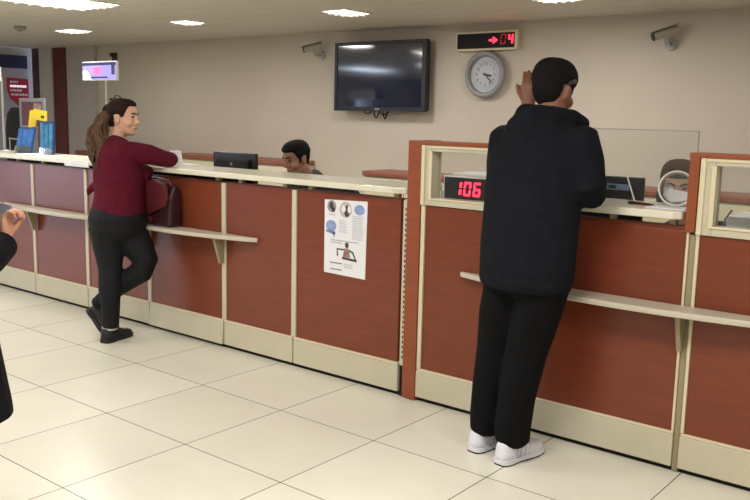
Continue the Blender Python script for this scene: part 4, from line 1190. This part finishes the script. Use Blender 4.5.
s_.tube([(-.13, 1.12, .54), (-.125, 1.10, .70), (-.11, 1.05, .90), (-.10, 1.02, .99), (-.105, .995, 1.055)], [(.175, .135), (.165, .13), (.185, .125), (.165, .10), (.075, .07)], side=Rr, seg=24, cap=0.1)
for sg in (1, -1):
    sh_ = V((-.10, 1.01, .980)) + Rr * .165 * sg
    el_ = V((-.12, .97, .72)) + Rr * .23 * sg
    wr = V((-.14, .70, .775)) + Rr * .115 * sg
    s_.tube([sh_, sh_.lerp(el_, .5), el_, wr], [.075, .065, .057, .043], seg=14)
s_.build('shirt', M['shirt'], te, voxel=0.009, smooth_it=4)
tr = MB()
for sg in (1, -1):
    kn = V((-.13, 1.10, .53)) + Rr * .10 * sg
    tr.tube([kn, kn + F * .46, kn + F * .47 - V((0, 0, .1)), kn + F * .48 - V((0, 0, .42))], [.10, .075, .072, .06], seg=14)
tr.tube([(-.13, 1.12, .50), (-.13, 1.12, .62)], [(.17, .14), (.165, .13)], side=Rr, seg=20)
tr.build('trousers', M['trousers'], te, voxel=0.01, smooth_it=3)
for sg in (1, -1):
    kn = V((-.13, 1.10, 0)) + Rr * .10 * sg + F * .43
    shoe(te, kn, kn + F * .28, (0, 0, 1), (M['shoe_black'], M['shoe_black'], M['rubber']))

# ---------------------------------------------------------------- female teller
F = V((0.05, -1, 0)).normalized(); Rr = V((F.y, -F.x, 0))
tw = thing('person', 'seated person with long brown hair behind the clear plastic tub', 'person', (2.63, .95, 0))
hc = V((2.640, .74, 1.156)); hm = frame((0.28, -0.93, -0.20))
b = MB()
head(b, hc, hm, 0.96)
b.tube([(2.63, .85, .95), (2.632, .81, 1.01), (2.634, .78, 1.08)], [.055, .05, .05], seg=16)
b.tube([(2.63, .97, .52), (2.63, .96, .70), (2.63, .89, .86), (2.63, .86, .95)], [(.14, .10), (.12, .09), (.14, .09), (.07, .055)], side=Rr, seg=18)
for sg in (1, -1):
    sh_ = V((2.63, .86, .90)) + Rr * .155 * sg
    el_ = V((2.66, .80, .74)) + Rr * .18 * sg
    wr = V((2.66, .46, .975)) + Rr * .065 * sg
    b.tube([sh_, el_, wr], [.042, .036, .025], seg=12)
    hand(b, wr, F + V((0, 0, .1)) - Rr * .2 * sg, (0, 0, -1), -Rr * sg, 0.92)
    kn = V((2.63, .97, .52)) + Rr * .09 * sg
    b.tube([kn, kn + F * .43, kn + F * .44 - V((0, 0, .44))], [.08, .052, .036], seg=12)
    b.tube([kn + F * .42 - V((0, 0, .46)), kn + F * .57 - V((0, 0, .485))], [.032, .024], seg=10)
b.build('body', M['skin_pale'], tw, voxel=0.006, smooth_it=5)
face(tw, hc, hm, 0.96, True, M['hair_dark'])
P = lambda x, y, z: hc + hm @ (V((x, y, z)) * 0.98)
hair_short(tw, hc, hm, 0.96, M['hair_brown'], nape=-.095, th=.013, front=.066, top=.006, burn=-.05)
for sx in (1, -1):
    hr = MB()
    hr.tube([P(.050 * sx, .045, .085), P(.076 * sx, .030, .03), P(.084 * sx, -.0, -.06), P(.078 * sx, -.02, -.16)], [.014, .017, .022, .016], seg=10)
    hr.build('side_hair', M['hair_brown'], tw, voxel=0.005, smooth_it=2)
MB().tube([P(0, -.09, .0), P(0, -.085, -.10), P(0, -.08, -.17)], [(.08, .03), (.085, .035), (.07, .025)], side=hm @ V((1, 0, 0)), seg=14).build('back_hair', M['hair_brown'], tw, smooth=True)
s_ = MB()
s_.tube([(2.63, .97, .54), (2.63, .96, .70), (2.63, .90, .84), (2.63, .87, .92), (2.63, .855, .965)], [(.165, .125), (.15, .115), (.17, .12), (.15, .09), (.07, .065)], side=Rr, seg=24, cap=0.1)
for sg in (1, -1):
    sh_ = V((2.63, .87, .905)) + Rr * .15 * sg
    el_ = V((2.66, .80, .74)) + Rr * .18 * sg
    wr = V((2.66, .54, .95)) + Rr * .08 * sg
    s_.tube([sh_, sh_.lerp(el_, .5), el_, wr], [.068, .06, .052, .04], seg=14)
s_.build('blouse', M['blouse'], tw, voxel=0.009, smooth_it=4)
tr = MB()
for sg in (1, -1):
    kn = V((2.63, .97, .53)) + Rr * .09 * sg
    tr.tube([kn, kn + F * .43, kn + F * .44 - V((0, 0, .1)), kn + F * .45 - V((0, 0, .42))], [.10, .07, .068, .055], seg=14)
tr.tube([(2.63, .97, .50), (2.63, .97, .62)], [(.16, .13), (.155, .12)], side=Rr, seg=20)
tr.build('trousers', M['trousers'], tw, voxel=0.01, smooth_it=3)
for sg in (1, -1):
    kn = V((2.63, .97, 0)) + Rr * .09 * sg + F * .40
    shoe(tw, kn, kn + F * .25, (0, 0, 1), (M['shoe_black'], M['shoe_black'], M['rubber']))

# ---------------------------------------------------------------- person at the left edge
F = V((-.617, .77, 0)).normalized(); Rr = V((F.y, -F.x, 0))
bc = V((1.345, -2.345, 0))
lp = thing('person', 'person in long black coat at the left edge holding a small pale card', 'person', tuple(bc))
hc = bc + V((0, 0, 1.62)) + F * .02; hm = frame(F + V((0, 0, -.1)))
b = MB()
head(b, hc, hm, 0.98)
b.tube([bc + V((0, 0, 1.44)), bc + V((0, 0, 1.56))], [.058, .054], seg=16)
b.tube([bc + V((0, 0, .85)), bc + V((0, 0, 1.05)), bc + V((0, 0, 1.28)), bc + V((0, 0, 1.40)), bc + V((0, 0, 1.47))], [(.14, .10), (.12, .09), (.15, .10), (.14, .08), (.06, .055)], side=Rr, seg=18)
wr = V((1.385, -2.070, 1.022))
el = V((1.53, -2.265, .950))
shd = bc + Rr * .17 + V((0, 0, 1.36))
b.tube([shd, el, wr], [.045, .04, .026], seg=12)
hand(b, wr, V((-.10, .12, 1.0)), V((.72, .68, -.1)), V((-.6, .75, 0)), 1.0, (0.75, 1.15, 0.85), (0.8, -.1, 0.75), 0.12)
shl = bc - Rr * .17 + V((0, 0, 1.36))
b.tube([shl, bc - Rr * .25 + V((0, 0, 1.08)), bc - Rr * .24 + F * .1 + V((0, 0, .84))], [.045, .04, .026], seg=12)
hand(b, bc - Rr * .24 + F * .1 + V((0, 0, .84)), (0, .05, -1), Rr, F, 1.0)
for sg in (1, -1):
    q = bc + Rr * .09 * sg
    b.tube([q + V((0, 0, .85)), q + V((0, 0, .48)), q + V((0, 0, .08))], [.085, .055, .036], seg=12)
    b.tube([q + V((0, 0, .07)), q + F * .15 + V((0, 0, .04))], [.032, .024], seg=10)
b.build('body', M['skin'], lp, voxel=0.005, smooth_it=2)
face(lp, hc, hm, 0.98)
hair_short(lp, hc, hm, 0.98, M['hair_dark'])
c_ = MB()
c_.tube([bc + V((0, 0, .475)), bc + V((0, 0, .52)), bc + V((0, 0, .74)), bc + V((0, 0, .95)), bc + V((0, 0, 1.1)), bc + V((0, 0, 1.28)), bc + V((0, 0, 1.40)), bc + V((0, 0, 1.46))],
        [(.275, .21), (.272, .205), (.238, .18), (.20, .15), (.18, .14), (.195, .145), (.175, .115), (.08, .075)], side=Rr, seg=26, cap=0.05)
c_.tube([shd - Rr * .02, shd.lerp(el, .5), el, el.lerp(wr, .5), wr.lerp(el, .06)], [.078, .068, .062, .056, .050], seg=14, cap=0.15)
q = bc - Rr * .25 + V((0, 0, 1.08))
c_.tube([shl + Rr * .02, q, bc - Rr * .24 + F * .09 + V((0, 0, .86))], [.078, .065, .05], seg=14, cap=0.15)
c_.build('coat', M['coat'], lp, voxel=0.008, smooth_it=3)
tr = MB()
for sg in (1, -1):
    q = bc + Rr * .09 * sg
    tr.tube([q + V((0, 0, .85)), q + V((0, 0, .48)), q + V((0, 0, .08))], [.10, .075, .06], seg=14)
tr.build('trousers', M['trousers'], lp, voxel=0.01, smooth_it=3)
for sg in (1, -1):
    q = bc + Rr * .09 * sg - F * .06
    shoe(lp, q, q + F * .27, (0, 0, 1), (M['shoe_black'], M['shoe_black'], M['rubber']))
# card held
cd = MB()
ctr = V((1.328, -2.045, 1.126))
cm = frame(V((-.45, .85, 0)), V((0.2, 0, 1))).to_4x4(); cm.translation = ctr
cd.box(-.05, .03, -.002, .002, -.022, .022, 0, cm)
tag(cd.build('ticket', M['lilac'], loc=ctr, bevel=0.001), 'small pale ticket held by the person at the left edge', 'ticket')

# ------------------------------------------------------------------ camera, world, view
cam = bpy.data.cameras.new('camera')
cam.sensor_width = 36; cam.lens = 848.0855 * 36 / 750
cam.clip_start = 0.05
co = bpy.data.objects.new('camera', cam); col.objects.link(co)
R3 = Matrix(((0.7786837481344309, -0.1142541573677902, 0.6169259338976523), (0.6270210329413836, 0.10679934645149336, -0.7716466314620017), (0.0222765491141383, 0.9876942275429731, 0.15480267516375568)))
co.matrix_world = Matrix.Translation((4.10098642, -3.4873249, 1.46386253)) @ R3.to_4x4()
scn.camera = co

w = bpy.data.worlds.new('world'); scn.world = w
w.use_nodes = True
bg_ = w.node_tree.nodes['Background']
bg_.inputs['Color'].default_value = (0.60, 0.72, 1.0, 1)
bg_.inputs['Strength'].default_value = 7.0

scn.view_settings.view_transform = 'Standard'
scn.view_settings.look = 'None'
scn.view_settings.exposure = 0.0
scn.cycles.use_denoising = True
scn.cycles.max_bounces = 8
scn.cycles.sample_clamp_indirect = 4.0
for o in bpy.data.objects:
    if '_o' in o: del o['_o']
